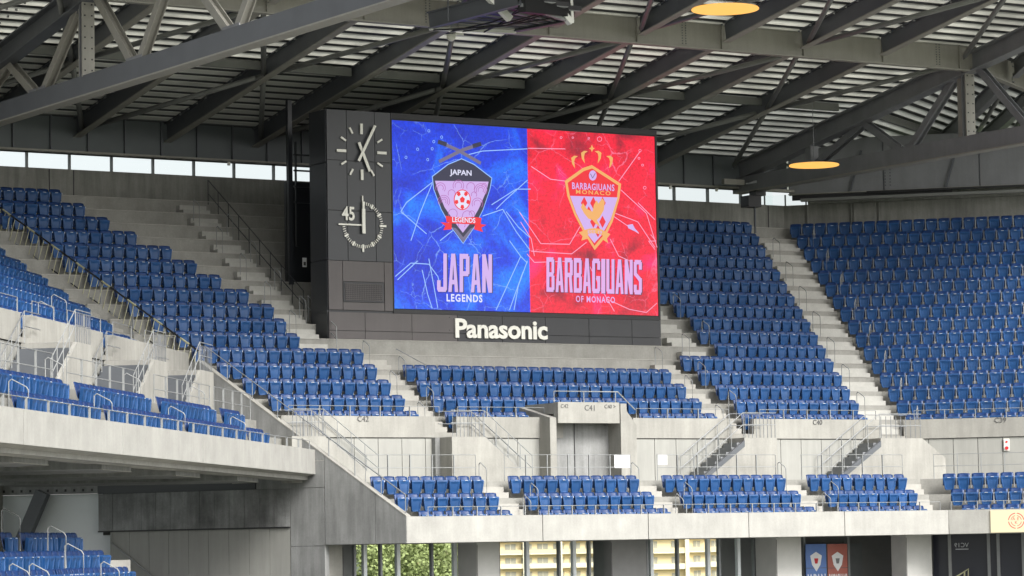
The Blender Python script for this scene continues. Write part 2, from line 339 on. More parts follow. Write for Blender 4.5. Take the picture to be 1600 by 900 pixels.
# stringer wall on the left mitre (grey concrete with the sloping top)
bb = (K.v+LF.v).normalized()
MW = Frame(K.w(-5.54, 0, 0), math.atan2(-bb.y, -bb.x))   # local x runs down toward the field, so s = -x
sw = empty('stringer_wall', MW.o, MW.ang); tag(sw, 'grey concrete wall stepping down beside the left balcony with a sloping top edge', 'wall')
def wallpoly(poly, y0, y1, name, mat): return MB().plate([(-s_, h_) for s_, h_ in poly], y0, y1).build(name, mat, sw)
slope = (6.59-.9)/8.91
for a, b_ in ((0, 1.28), (1.28, 3.42)):
    wallpoly([(a+.012, 0), (b_-.012, 0), (b_-.012, .9+slope*b_), (a+.012, .9+slope*a)], 0, .25, 'wall_panel', 'conc_grey')
wallpoly([(3.44, -.03), (4.9, -.03), (4.9, 1.97), (3.44, 1.97)], 0, .25, 'wall_panel', 'conc_grey')
wallpoly([(3.44, 2.92), (9.3, 2.92), (9.3, 6.6), (8.91, 6.6), (3.44, .9+slope*3.44)], 0, .25, 'wall_panel', 'conc_grey')
wallpoly([(0.3, .02), (3.4, .02), (3.4, 2.6), (0.3, .7)], .12, .2, 'joint_backing', 'joint')
wallpoly([(3.44, -.05), (4.9, -.05), (4.9, -3.2), (3.44, -3.2)], 0, .25, 'wall_panel', 'conc_grey')
xs_ = [4.93+i*.905 for i in range(10)]
for i in range(9):
    a, b_ = xs_[i], xs_[i+1]; top = .60
    wallpoly([(a, -3.2), (b_-.014, -3.2), (b_-.014, top), (a, top)], .015, .24, 'wall_panel', 'panel')
for i in range(13):
    a = 4.93+i*.667; wallpoly([(a, .64), (a+.655, .64), (a+.655, 1.978), (a, 1.978)], .0+.004*(i % 3), .25, 'form_board_panel', 'conc_stain')
wallpoly([(9.33, 2.92), (13.6, 2.92), (13.6, 3.8), (9.33, 3.8)], .03, .25, 'wall_panel', 'conc_grey')
wallpoly([(3.44, 1.985), (6.38, 1.985), (6.38, 2.9), (3.44, 2.9)], .0, .25, 'wall_panel', 'conc_grey')
wallpoly([(6.4, 1.985), (13.6, 1.985), (13.6, 3.2), (6.4, 3.2)], -.03, -.001, 'dark_strip', 'cab_dark')
wallpoly([(4.9, .5), (13.6, .5), (13.6, 3.2), (4.9, 3.2)], .26, .3, 'joint_backing', 'joint')
MB().plate([(-13.6, .60), (-4.93, .60), (-4.93, .65), (-13.6, .65)], -.03, .02).build('joint_trim', 'black', sw)
MB().plate([(0, .9), (-8.91, 6.6), (-8.91, 6.64), (0, .94)], -.01, .27).build('wall_coping', 'conc', sw)
# cross wall under the left balcony (wall colour raised to look lit, with dark brace)
xw = empty('concourse_wall', MW.w(-13.6, .3, -3.2), LF.ang-math.pi/2); tag(xw, 'pale ribbed concrete wall under the left balcony behind the lower seats', 'wall')
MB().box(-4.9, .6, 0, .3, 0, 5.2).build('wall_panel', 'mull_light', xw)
MB().box(-4.9, .6, -.25, -.002, 5.22, 6.6).build('header_panel', 'conc_grey', xw)
for i in range(11): MB().box(-3.7+i*.33, -3.62+i*.33, -.262, -.252, 5.3, 5.39).build('vent_hole', 'black', xw)
MB().box(-4.05, -3.7, -.75, -.26, 0, 6.4).build('column', 'conc', xw)
MB().bar((-3.35, -.40, 2.6), (-2.15, -.40, 5.3), .45, .5, (0, 1, 0)).build('raking_beam', 'steel_dark', xw)
MB().box(-8, -4.05, 0.5, .8, 0, 6.6).build('dark_opening', 'steel_dark', xw)

# walls behind the walkways
def front_wall(fr, par, u0, u1, gaps, hole=None, n0='wall_panel', pitch=.96):
    """panelled wall with the parapet beam above; gaps = stair openings in the parapet; hole = vomitory opening"""
    def seg(a, b_):
        n = max(1, round((b_-a)/pitch)); d = (b_-a)/n
        for i in range(n): MB().box(a+i*d+.012, a+(i+1)*d-.012, 5.06, 5.2, base, base+1.60).build(n0, 'panel', par)
        MB().box(a, b_, 5.10, 5.24, base+.001, base+1.66).build('wall_backing', 'joint', par)
    base = 2.16 if fr is not LF else 1.95
    top = 4.55 if fr is not LF else 4.46
    if hole: seg(u0, hole[0]); seg(hole[1], u1)
    else: seg(u0, u1)
    cuts = sorted(list(gaps)+([hole] if hole else [])); a = u0
    for c0, c1 in cuts+[(u1, u1)]:
        if c0-a > .1: MB().box(a, c0, 5.0, 5.25, base+1.63, top).build('parapet', 'conc', par)
        a = c1
    for c0, c1 in gaps: MB().box(c0, c1, 5.0, 5.25, base+1.63, base+1.80).build('sill', 'conc', par)
gK = [(K.at(680, 670, 5)[0], K.at(714, 670, 5)[0]), (K.at(1146, 670, 5)[0], K.at(1178, 670, 5)[0])]
hole = (K.at(880, 680, 5)[0], K.at(990, 680, 5)[0])
front_wall(K, cs, uml(5), umr(5)-1.2, gK, hole)
front_wall(RT, rs, K and RT.at(1412, 670, 5)[0], 22, [])
MB().box(umr(5)-1.2, umr(5), 5.02, 5.2, 2.16, 3.9).build('wall_panel', 'conc', cs)
MB().box(-TR*5, RT.at(1412, 670, 5)[0], 5.02, 5.2, 2.16, 3.9).build('wall_panel', 'conc', rs)
gL = [tuple(LF.at(x, 500, 5)[0] for x in (32, 48)), tuple(LF.at(x, 520, 5)[0] for x in (161, 176))]
front_wall(LF, ls, -52, TL*5-.1, gL)
# grey recessed bays in the wall
for x0, x1 in ((676, 705),):
    a, b_ = K.at(x0, 710, 5)[0], K.at(x1, 710, 5)[0]; MB().box(a, b_, 4.8, 5.05, 2.16, 3.78).build('pier', 'conc_grey', cs)
# vomitory hood C41
hu0, hu1 = K.at(872, 645, 4.2)[0], K.at(968, 645, 4.2)[0]
vm = empty('vomitory', K.w((hu0+hu1)/2, 4.2, 2.16), K.ang); tag(vm, 'concrete entrance portal with a boxy hood lettered C41', 'entrance')
c_ = (hu0+hu1)/2; hw = (hu1-hu0)/2
MB().box(-hw, hw, 0, .3, 2.15, 2.92).build('hood_front', 'conc', vm)
MB().box(-hw, hw+.04, .302, 2.6, 2.5, 2.90).build('hood_top', 'conc', vm)
MB().box(-hw-.2, hw+.04, .85, 1.0, 0, 2.49).build('inner_wall', 'conc_grey', vm)
MB().box(-hw*.1, -hw*.1+.03, .83, .845, 0, 2.49).build('joint_trim', 'black', vm)
MB().side([(.0, 0), (.0, 2.88), (2.6, 2.88), (2.6, 0)], hw+.045, hw+.32).build('side_wall', 'conc', vm)
MB().plate([(hw+.33, 0), (hw+.95, 0), (hw+.95, 2.1), (hw+.33, 2.86)], .3, .55).build('wing_wall', 'conc', vm)
MB().side([(.1, 0), (.1, 2.35), (2.6, 2.9), (2.6, 0)], -hw-.30, -hw-.02).build('side_wall', 'conc', vm)
text_obj('lettering', 'C41', .30, 'lettering', vm, (0.05, -.012, 2.70), ext=.004)
text_obj('lettering', 'C42', .20, 'lettering', vm, (-hw+.28, -.012, 2.76), ext=.004)
text_obj('lettering', 'C40 >', .20, 'lettering', vm, (hw-.42, -.012, 2.76), ext=.004)
for fr, par, t_, x, y in ((K, cs, 'C42', 567, 653.5), (K, cs, 'C40', 1277, 659), (RT, rs, 'C39', 1563, 655.5)):
    u_, h_ = fr.at(x, y, 5); text_obj('lettering', t_, .28, 'lettering', par, (u_, 4.985, h_-.03), ext=.008)

# aisle steps (two thirds risers between rows)
def steps(par, u0f, u1f, js, vbase, hbase, rise, t0=0, mat='conc_step'):
    for j in js:
        for s_ in (1, 2):
            v0 = vbase+j-1+s_*.333; v1 = vbase+j-.002; z0 = hbase+rise*(j-1)+.001; z1 = hbase+rise*(j-1)+rise*s_/3
            MB().box(u0f(v0), u1f(v0), v0, v1, z0, z1).build('step', mat, par)
c = lambda x: (lambda v: x)
steps(cs, c(-1.75), c(-.68), range(1, 6), 5, 3.98, RISE)
steps(cs, c(11.5), c(12.5), range(1, 6), 5, 3.98, RISE)
steps(cs, c(-3.85), c(-2.65), range(6, 17), 5, 3.98, RISE, mat='conc_step2')
steps(cs, c(13.5), c(14.7), range(5, 17), 5, 3.98, RISE, mat='conc_step2')
steps(cs, lambda v: umr(v)-1.9, lambda v: umr(v)-.06, range(1, 16), 5, 3.98, RISE, mat='conc_step2')
for a, b_ in ((-.75, .22), (5.9, 6.85), (12.6, 13.5)): steps(cs, c(a), c(b_), range(1, 4), .3, .3, RISE)
steps(cs, lambda v: 18.05, lambda v: umr(v)-.1, range(1, 4), .3, .3, RISE)
steps(ls, c(-2.0), lambda v: TL*v-.3, range(0, 1), 5.4, 4.02, RISE)
steps(ls, lambda v: TL*v-1.1, lambda v: TL*v-.06, range(1, 17), 5.4, 4.02, RISE)
for a in (-25.2-1.0, -16.8, -8.4): steps(ls, c(a+.05), c(a+.85), range(1, 3), .3, .6, .67)

# rear walls, clerestory windows, rear girder
def rear(fr, par, u0, u1, v_, pmode):
    MB().box(u0, u1, v_, v_+.3, 12.5, 15.08).build('rear_wall', 'conc_back', par)
rear(K, cs, -24, umr(22)+.3, 22, 0); rear(RT, rs, -TR*22, 26, 22, 0)
for x in (77, 115): 
    u_ = K.at(x, 300, 22)[0]; MB().box(u_-.02, u_+.02, 21.98, 22.0, 13.9, 15.05).build('joint_trim', 'black', cs)
for x in (1178, 1200, 1330, 1350):
    u_ = K.at(x, 320, 22)[0]
    if u_ < umr(22): MB().box(u_-.02, u_+.02, 21.98, 22.0, 13.9, 15.05).build('joint_trim', 'black', cs)
for x, w_ in ((1262, .05), (1352, 1.0), (1374, .05), (1331, .05)):
    u_ = RT.at(x, 340, 22)[0]; MB().box(u_-w_/2, u_+w_/2, 21.9, 22.0, 13.9, 15.05).build('wall_pilaster', 'conc_back', rs)
cl = thing('clerestory_window', 'strip of bright windows along the top of the rear wall behind the scoreboard', 'window', K, 0, 22, 15.08)
u_ = -15.3
while u_ < 26.5:
    MB().box(u_+.03, u_+1.80, .10, .115, .02, .66).build('pane', 'glass', cl)
    MB().box(u_-.03, u_+.03, .02, .20, 0, .68).build('mullion', 'galv', cl)
    u_ += 1.83
MB().box(-24, umr(22)+.2, -1.0, -.7, .50, .62).build('gutter', 'girder', cl)
MB().box(-24, umr(22)+.2, .0, .3, .68, 2.9).build('upstand', 'steel_dark', cl)
for x in (357, 1013+33, 1118):
    u_ = K.at(x, 243, 21)[0]; MB().box(u_-.05, u_+.05, -1.06, -.98, .36, .50).build('spot_fitting', 'white', cl)
cr_ = thing('clerestory_window', 'short pale window strip high behind the C39 seats', 'window', RT, 0, 22, 15.08)
for i in range(4):
    a = RT.at(1195, 315, 22)[0]+i*.95
    MB().box(a, a+.9, .1, .115, .02, .5).build('pane', 'glass', cr_); MB().box(a-.05, a-.0, .02, .2, 0, .5).build('mullion', 'galv', cr_)
MB().box(RT.at(1262, 315, 22)[0], 26, .0, .3, .02, .55).build('infill_wall', 'conc_back', cr_)

# ------------------------------------------------------------------ corner roof
SL = .167
rf = thing('roof', 'dark steel roof over the corner with pale ribbed decking', 'roof', K)
rh = lambda v: 17.1+SL*(21-v)
U0, U1 = -21, 24.6
d_ = .75; n_ = 0; v = 22.4
while v > -11.5:
    a, b_ = v, v-.44; zt = lambda q: rh(q)
    for ua, ub, mt in ([(U0, U1, 'deck_t')] if v < 12.9 else [(U0, 11.5, 'deck'), (11.502, U1, 'deck_t2')]):
        MB().side([(a, zt(a)), (a-.01, zt(a)-.025), (b_+.01, zt(b_)-.025), (b_, zt(b_))], ua, ub).build('deck_panel', mt, rf)
    MB().side([(b_, zt(b_)-.004), (b_-.31, zt(b_-.31)-.004), (b_-.31, zt(b_-.31)+.07), (b_, zt(b_)+.07)], U0, U1).build('deck_rib', 'deck_gap', rf)
    v -= d_
MB().side([(22.6, rh(22.6)+.12), (12.9, rh(12.9)+.12), (12.9, rh(12.9)+.2), (22.6, rh(22.6)+.2)], U0, 11.5).build('deck_cover', 'deck_gap', rf)
for k in range(-2, 9):
    u_ = -12+3.95*k+(.0 if k < 7 else -.25)
    for v0, v1 in ((21.2, 5.35), (4.65, -11)):
        if k == -1: continue
        ro = MB().bar((u_, v0, rh(v0)-.42), (u_, v1, rh(v1)-.42), .04, .68).build('rafter', 'steel_dark', rf)
        MB().bar((u_, v0, rh(v0)-.785), (u_, v1, rh(v1)-.785), .32, .045).build('flange', 'girder', ro); MB().bar((u_, v0, rh(v0)-.055), (u_, v1, rh(v1)-.055), .28, .04).build('flange', 'steel_dark', ro)
    # small cleats where deck ribs sit on the rafter
    cb = MB(); v = 20.4
    while v > -6:
        cb.box(u_-.21, u_-.15, v-.05, v+.03, rh(v)-.16, rh(v)-.09); cb.box(u_+.15, u_+.21, v-.05, v+.03, rh(v)-.16, rh(v)-.09); v -= .75
    tag(cb.build('cleat', 'galv', rf), kind='stuff')
# main girder, in plate bays with stiffeners
gh = 1.02
for a, b_ in ((-21, -14.6), (-14.6, 24.4)):
    MB().box(a, b_, 4.85, 5.15, 18.74, 18.80).build('girder_flange', 'girder', rf)
    MB().box(a, b_, 4.85, 5.15, 18.80+gh, 18.86+gh).build('girder_flange', 'girder', rf)
xs_ = [-15.95+i*3.95 for i in range(11)]+[24.4]
for a, b_ in zip(xs_[:-1], xs_[1:]):
    MB().box(a+.006, b_-.006, 4.985, 5.015, 18.802, 18.798+gh).build('web_plate', 'girder', rf)
    MB().box(b_-.02, b_+.02, 4.88, 4.98, 18.802, 18.798+gh).build('stiffener', 'girder', rf)
for x in (672, 1072, 1468):
    u_ = K.at(x, 60, 4.85)[0]
    for i in range(2):
        bl = MB()
        for q in range(9): bl.box(u_-.1+i*.16, u_-.06+i*.16, 4.965, 4.984, 18.9+q*.1, 18.94+q*.1)
        bl.build('bolt_row', 'steel_dark', rf)
# purlin line at v=12.8 and another forward
for k in range(-2, 9):
    a = -12+3.95*k+.16; b_ = a+3.63
    MB().box(a, b_, 12.72, 12.88, rh(12.8)-.42, rh(12.8)-.10).build('purlin', 'tube', rf)
# wind bracing tubes between nodes
def brace(p, q, r=.105): 
    p = Vector(p); q = Vector(q); d = (q-p).normalized(); e = MB().tube([p+d*.35, q-d*.35], r, 8)
    e.bar(p, p+d*.42, .03, .18, (0, 0, 1)); e.bar(q-d*.42, q, .03, .18, (0, 0, 1)); e.build('brace_tube', 'tube', rf, True)
for k in range(-2, 10, 2):
    u_ = -12+3.95*k; n_ = (u_, 12.8, rh(12.8)-.62)
    for s_ in (-1, 1):
        uu = u_+3.95*s_
        if uu > 24: uu = 23.2
        if u_ > 22: continue
        brace(n_, (uu, 5.2, rh(5.2)-.72)); brace(n_, (uu, 20.7, rh(20.7)-.62))
        
for k in range(-1, 10, 2):
    u_ = -12+3.95*k
    for s_ in (-1, 1):
        if -20 < u_+3.95*s_ < 25: brace((u_, 4.7, rh(4.7)-.62), (u_+3.95*s_, -2.8, rh(-2.8)-.6))
# rear plate girder with stiffened panels
rg = empty('rear_girder', K.w(0, 21.2, 15.58), K.ang); tag(rg, 'slate grey plate girder in upright panels above the clerestory windows', 'girder')
x = -22.0
while x < 25.2:
    MB().box(x+.03, x+1.57, 0, .04, .06, 1.5).build('web_plate', 'back_panel', rg)
    MB().box(x-.03, x+.03, -.12, .04, .06, 1.5).build('stiffener', 'steel_dark', rg); x += 1.60
MB().box(-22, 25.5, -.2, .2, 0, .05).build('girder_flange', 'steel', rg); MB().box(-22, 25.5, -.2, .2, 1.5, 1.55).build('girder_flange', 'steel', rg)

# ------------------------------------------------------------------ trusses (vertical planes across the corner roof edge)
def truss(name_label, u_, side_):
    t = empty('roof_truss', K.w(u_, 5.4, 15.5), K.ang); tag(t, name_label, 'truss')
    z = -15.5; y = -5.4
    def pt(v, h): return (0, v+y, h+z)
    # bottom chord box, top chord
    ve = -9 if side_ > 0 else -24
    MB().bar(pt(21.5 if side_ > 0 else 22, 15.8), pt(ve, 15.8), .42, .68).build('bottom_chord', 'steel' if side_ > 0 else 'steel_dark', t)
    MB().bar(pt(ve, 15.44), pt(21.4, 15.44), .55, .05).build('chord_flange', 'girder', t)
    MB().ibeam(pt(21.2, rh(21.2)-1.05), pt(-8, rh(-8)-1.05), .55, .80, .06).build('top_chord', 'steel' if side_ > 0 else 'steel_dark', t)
    MB().bar(pt(5.5, 16.1), pt(5.5, 19.1), .42, .06, (0, 1, 0)).build('post', 'steel', t)
    MB().bar(pt(5.75, 16.1), pt(5.75, 19.1), .05, .5, (0, 1, 0)).build('post_flange', 'girder', t)
    MB().bar(pt(5.25, 16.1), pt(5.25, 19.1), .46, .06, (0, 1, 0)).build('post_flange', 'girder', t)
    bl = MB()
    for q in range(7):
        for s_ in (-.13, .13): bl.box(s_-.025, s_+.025, 5.205+y, 5.225+y, 16.3+q*.38+z, 16.35+q*.38+z)
    bl.build('bolt_row', 'black', t)
    D = [((6.2, 18.7), (9.2, 16.15)), ((12.4, 17.6), (10.0, 16.15)), ((12.4, 17.5), (15.7, 16.15)), ((4.8, 18.9), (1.9, 16.15)), ((-1.2, 18.9), (1.3, 16.15)), ((-1.8, 18.9), (-5.2, 16.15)), ((-8.0, 18.6), (-5.8, 16.15))]
    for p, q in D:
        MB().ibeam(pt(*p), pt(*q), .30, .30, .03, (1, 0, 0)).build('diagonal', 'steel' if side_ > 0 else 'girder', t)
        MB().bar(Vector(pt(*q))+Vector((.0, -.3, 0)), Vector(pt(*q))+Vector((0, .3, 0)), .04, .3).build('gusset', 'steel', t)
    MB().bar(pt(15.9, 16.1), pt(15.9, 17.0), .42, .42, (0, 1, 0)).build('post', 'steel', t)
    return t
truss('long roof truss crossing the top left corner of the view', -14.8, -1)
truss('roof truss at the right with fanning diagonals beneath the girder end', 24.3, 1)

# ------------------------------------------------------------------ right roof wedge beyond the right truss
aR = R_(26.0); dR = Vector((math.sin(aR), math.cos(aR), 0))
rr = thing('roof', 'ribbed roof deck beyond the right truss, its ribs slanting down to the right', 'roof', W0)
def cpt(v, off=0): return K.w(24.75, v, rh(v)-off)
nrm = (cpt(0)-cpt(10)).cross(dR).normalized()
if nrm.z < 0: nrm = -nrm
v = 23.5
while v > -8:
    p, q = cpt(v), cpt(v-.42); L_ = 26 
    d2 = dR*L_; lo = -nrm*.025
    MB().add([p, q, q+d2, p+d2, p+lo, q+lo, q+d2+lo, p+d2+lo], [(0, 1, 2, 3), (7, 6, 5, 4), (0, 4, 5, 1), (1, 5, 6, 2), (2, 6, 7, 3), (3, 7, 4, 0)]).build('deck_panel', 'deck_t2', rr)
    p, q = cpt(v-.42, .004), cpt(v-.72, .004); up_ = nrm*.07
    MB().add([p, q, q+d2, p+d2, p+up_, q+up_, q+d2+up_, p+d2+up_], [(0, 1, 2, 3), (7, 6, 5, 4), (0, 4, 5, 1), (1, 5, 6, 2), (2, 6, 7, 3), (3, 7, 4, 0)]).build('deck_rib', 'deck_gap', rr)
    v -= .72
# rafters of the wedge (roughly parallel to the truss), main girder and braces
p5 = K.w(24.6, 5, 18.77)
for s_ in range(8):
    a = p5+dR*(s_*1.95+.35); b_ = p5+dR*((s_+1)*1.95+.34)
    MB().bar(a+Vector((0, 0, .5)), b_+Vector((0, 0, .5)), .03, 1.0).build('web_plate', 'girder', rr)
MB().bar(p5+dR*.4, p5+dR*16, .3, .06).build('girder_flange', 'girder', rr); MB().bar(p5+dR*.4+Vector((0, 0, 1.05)), p5+dR*16+Vector((0, 0, 1.05)), .3, .06).build('girder_flange', 'girder', rr)
fan = Vector((math.sin(R_(-6)), math.cos(R_(-6)), 0))
for s_, ln in ((4.2, 1), (8.4, 1), (12.6, 1)):
    for sg, vv in ((1, 15.0), (-1, 10)):
        st = p5+dR*s_; en = st+fan*vv*sg
        def drop(P, off):    # onto the wedge plane, lowered
            t = (cpt(0)-P).dot(nrm)/nrm.z; return P+Vector((0, 0, t))-nrm*off
        MB().ibeam(drop(st+fan*.3*sg, .85), drop(en, .85), .30, .70, .035).build('rafter', 'steel', rr)
        MB().tube([drop(st+fan*.3*sg, .7), drop(en+dR*4.0, .7)], .10, 8).build('brace_tube', 'tube', rr, True)
for vv in (12.6,):
    a = cpt(vv, .4)+dR*.4; MB().bar(a, a+dR*16, .16, .3).build('purlin', 'tube', rr)
# rear girder of right stand
rg2 = empty('rear_girder', RT.w(0, 21.2, 15.45), RT.ang); tag(rg2, 'deep grey plate girder above the C39 seats, parted by slanting stiffeners', 'girder')
a = RT.at(1232, 275, 21.2)[0]
for i in range(6):
    MB().box(a+i*4.3+.03, a+(i+1)*4.3-.03, 0, .04, .06, 2.5).build('web_plate', 'steel', rg2)
    MB().bar((a+(i+.65)*4.3, -.06, .05), (a+(i+.65)*4.3+.55, -.06, 1.9), .10, .10, (0, 1, 0)).build('stiffener', 'steel_dark', rg2)
MB().box(a, 26, -.22, .2, 0, .05).build('girder_flange', 'girder', rg2)
MB().box(a+.6, 26, -.6, -.3, -.35, -.22).build('service_duct', 'tube', rg2)
MB().box(a+.2, a+7.4, -.45, -.3, -.28, -.05).build('cable_tray', 'black', rg2); MB().box(a+3.6, 26, -.7, -.62, -.10, -.02).build('cable_tray', 'black', rg2)
MB().box(a, 26, .05, .09, .06, 2.5).build('backing_plate', 'steel_dark', rg2)
bl = MB(); uu = RT.at(1382, 270, 21.2)[0]
for i in range(2):
    for q in range(12): bl.box(uu+i*.22, uu+.06+i*.22, -.02, -.001, .25+q*.14, .31+q*.14)
bl.build('bolt_row', 'steel_dark', rg2)
# speaker cluster on a pole in the corner
sp = thing('loudspeaker', 'black loudspeaker box on a pole in the roof corner right of the screen', 'loudspeaker', K, K.at(1176, 305, 20)[0], 20, K.at(1176, 305, 20)[1])
MB().box(-.45, .25, -.3, .3, -.55, -.05).build('cabinet', 'black', sp); MB().box(.0, .55, -.25, .25, -.02, .40).build('cabinet', 'black', sp)
MB().tube([(0.1, 0, -1.7), (.1, 0, .9)], .05).build('pole', 'steel_dark', sp)
for i in range(3): MB().tube([(-.6+i*.2, -.32, .45+.06*i), (2.6, -.32, .85+.09*i)], .035).build('bracket_arm', 'galv', sp)
MB().box(-1.6, -.5, -.1, .1, .42, .66).build('light_panel', 'girder', sp)
MB().bar((1.0, 0, .55), (3.9, 0, 1.25), .3, .10).build('fluorescent_cover', 'deck', sp)

# left roof continuation (outside the picture, added to shade the left stand)
lr = thing('roof', 'unseen roof added to shade the left grandstand beyond the upper left edge', 'roof', LF)
MB().side([(22, 15.2), (-6, 19.6), (-6, 19.8), (22, 15.4)], -75, -38).build('shade_sheet', 'deck', lr)

# ------------------------------------------------------------------ scoreboard
SV = 11.0
def sc(x, y, v=SV): return K.at(x, y, v)
bx0 = sc(513.7, 531)[0]; bx1 = sc(1034, 542.5)[0]; bz0 = 7.72; bz1 = sc(508, 170)[1]+.02
sb = empty('scoreboard', K.w(bx0, SV, bz0), K.ang); tag(sb, 'huge dark scoreboard with a blue and red video screen above the concrete terraces', 'scoreboard')
SBO = Vector((bx0, SV, bz0))
def L2(x, y, v=SV): u_, h_ = K.at(x, y, v); return (u_-bx0, h_-bz0)
W_ = bx1-bx0; H_ = bz1-bz0
sx0, sz1 = L2(612.3, 187.6); sx1 = L2(1022, 214.3)[0]; sz0 = L2(618.7, 482)[1]; sx1 = (sx1+L2(1029, 493.7)[0])/2
MB().box(.05, W_-.05, .06, 1.35, .05, H_-.05).build('cabinet', 'cab_char', sb)
# left flank, panelled
zz = [0, 3.0, 6.7, H_]
for a, b_ in zip(zz[:-1], zz[1:]): MB().box(0, .045, .08, 1.35, a+.02, b_-.02).build('cladding_panel', 'cab_dark', sb)
pcol = lambda x: L2(x, 400)[0]
px_ = [0.02, pcol(544), pcol(588), sx0-.06]
rows_ = [L2(560, 408)[1], L2(560, 330)[1], L2(560, 252)[1], H_-.01]
for r_ in range(3):
    for a, b_ in zip(px_[:-1], px_[1:]):
        MB().box(a+.012, b_-.012, 0, .055, rows_[r_]+.012, rows_[r_+1]-.012).build('cladding_panel', 'cab_dark', sb)
yb = L2(560, 485)[1]
for a, b_ in ((.02, pcol(535)), (pcol(600), sx0-.06)): MB().box(a+.012, b_-.012, 0, .055, yb+.012, rows_[0]-.012).build('cladding_panel', 'cab_brown', sb)
gz0, gz1 = L2(568, 472)[1], L2(568, 441)[1]
a, b_ = pcol(535), pcol(600)
MB().box(a+.012, b_-.012, 0, .055, gz1+.02, rows_[0]-.012).build('cladding_panel', 'cab_brown', sb); MB().box(a+.012, b_-.012, 0, .055, yb+.012, gz0-.02).build('cladding_panel', 'cab_brown', sb)
gr = MB().box(a+.02, b_-.02, .0, .05, gz0, gz1).build('louvre_grille', 'cab_char', sb)
gm = MB()
for i in range(9): gm.box(a+.1, b_-.1, -.018, -.002, gz0+.07+i*(gz1-gz0-.1)/9, gz0+.10+i*(gz1-gz0-.1)/9)
for i in range(22): gm.box(a+.1+i*(b_-a-.22)/21, a+.12+i*(b_-a-.22)/21, -.03, -.019, gz0+.06, gz1-.06)
gm.build('grille_slats', 'cab_brown', sb)
# bottom band panels
bt = L2(700, 486.5)[1]-.13; bx = [0.02, pcol(569), pcol(642), pcol(713), pcol(783), pcol(850), pcol(918), pcol(985), W_-.02]
lz = L2(700, 537)[1]-.0
for i, (a, b_) in enumerate(zip(bx[:-1], bx[1:])):
    mt = 'cab_brown' if i < 3 else 'cab_char'
    MB().box(a+.010, b_-.010, 0, .055, .34, bt-.01).build('cladding_panel', mt, sb); MB().box(a+.010, b_-.010, .0, .055, .02, .32).build('cladding_panel', mt, sb)
# screen: frame, blue half, red half
MB().box(sx0-.05, W_-.02, .0, .05, sz1+.05, H_-.01).build('screen_frame', 'black', sb); MB().box(sx0-.05, W_-.02, 0, .05, bt, sz0-.03).build('screen_frame', 'black', sb)
MB().box(sx1+.03, W_-.02, 0, .05, sz0-.028, sz1+.048).build('screen_frame', 'black', sb); MB().box(sx0-.048, sx0-.005, 0, .05, sz0-.028, sz1+.048).build('screen_frame', 'black', sb)
scr = MB().box(sx0, sx1, .02, .055, sz0, sz1).build('screen', 'black', sb)
mid = L2(823.5, 203)[0]
MB().box(sx0, mid, .0, .018, sz0, sz1).build('picture', 'led_blue', scr); MB().box(mid, sx1, .0, .018, sz0, sz1).build('picture', 'led_red', scr)
LY = [0]
def art(name, pts, mat, lay, conv=None, par=scr):
    P = [L2(*(conv(*p) if conv else p)) for p in pts]
    return MB().plate(P, -.004*lay, -.004*lay+.003).build(name, mat, par)
zA = lambda X, Y: (600+X/2.857, 180+Y/2.857)
zB = lambda X, Y: (810+X/3, 200+Y/3)
def strip(pts, w_, mat, lay, conv, name='drawn_line'):
    P = [Vector(L2(*conv(*p))) for p in pts]; mb = MB()
    for a, b_ in zip(P[:-1], P[1:]):
        d = (b_-a).normalized(); n = Vector((-d.y, d.x))*w_/2
        mb.plate([tuple(a+n), tuple(a-n), tuple(b_-n), tuple(b_+n)], -.004*lay, -.004*lay+.003)
    mb.build(name, mat, scr)
def arc(cx, cy, rx, ry, t0, t1, n=16): return [(cx+rx*math.cos(R_(t0+(t1-t0)*i/n)), cy+ry*math.sin(R_(t0+(t1-t0)*i/n))) for i in range(n+1)]
# JAPAN half
for ln in ([(75, 430), (190, 530)], [(75, 430), (100, 390), (215, 300)], [(215, 305), (180, 390), (160, 440), (120, 560)], [(50, 720), (120, 660), (200, 665), (240, 720), (260, 790)],
           [(610, 630), (500, 870)], [(480, 400), (590, 330), (655, 330)], [(440, 450), (530, 420), (590, 520), (650, 600)], [(360, 180), (440, 160), (640, 150)], [(620, 700), (560, 870)], [(640, 650), (600, 760), (580, 870)],
           [(200, 640), (240, 860)], [(170, 690), (195, 800), (215, 862)], [(500, 420), (540, 380), (640, 290)], [(250, 560), (300, 520), (330, 500)], [(0+60, 735), (150, 650)], [(545, 430), (600, 500), (650, 545)], [(560, 560), (610, 630), (640, 660)]):
    strip(ln, .035, 'e_line_b', 1, zA)
for c_x, c_y in ((200, 70), (150, 152), (98, 188), (195, 198), (257, 98), (222, 118), (215, 150)):
    strip(arc(c_x, c_y, 5, 6, 0, 360, 8), .02, 'e_line_b', 1, zA)
for i in range(2):
    k = (240, 118, 432, 215) if i == 0 else (433, 128, 245, 208)
    strip([(k[0], k[1]), (k[0]*.55+k[2]*.45, k[1]*.5+k[3]*.5-12), (k[2], k[3])], .14, 'e_grey', 2+i, zA, 'katana')
    strip([(k[0], k[1]), (k[0]*.8+k[2]*.2, k[1]*.8+k[3]*.2-6)], .17, 'e_dark', 4+i, zA, 'katana_grip')
shield = [(345, 197), (400, 222), (478, 282), (470, 330), (440, 420), (400, 500), (352, 570), (300, 500), (255, 420), (222, 330), (216, 275), (285, 222)]
cxs, cys = 347, 370
art('shield_rim', [(cxs+(x-cxs)*1.03, cys+(y-cys)*1.025) for x, y in shield], 'e_line_b', 6, zA)
art('shield', shield, 'e_dark', 7, zA)
art('shield_tip', [(400, 500), (352, 568), (302, 500), (320, 505), (352, 545), (385, 505)], 'e_grey', 8, zA)
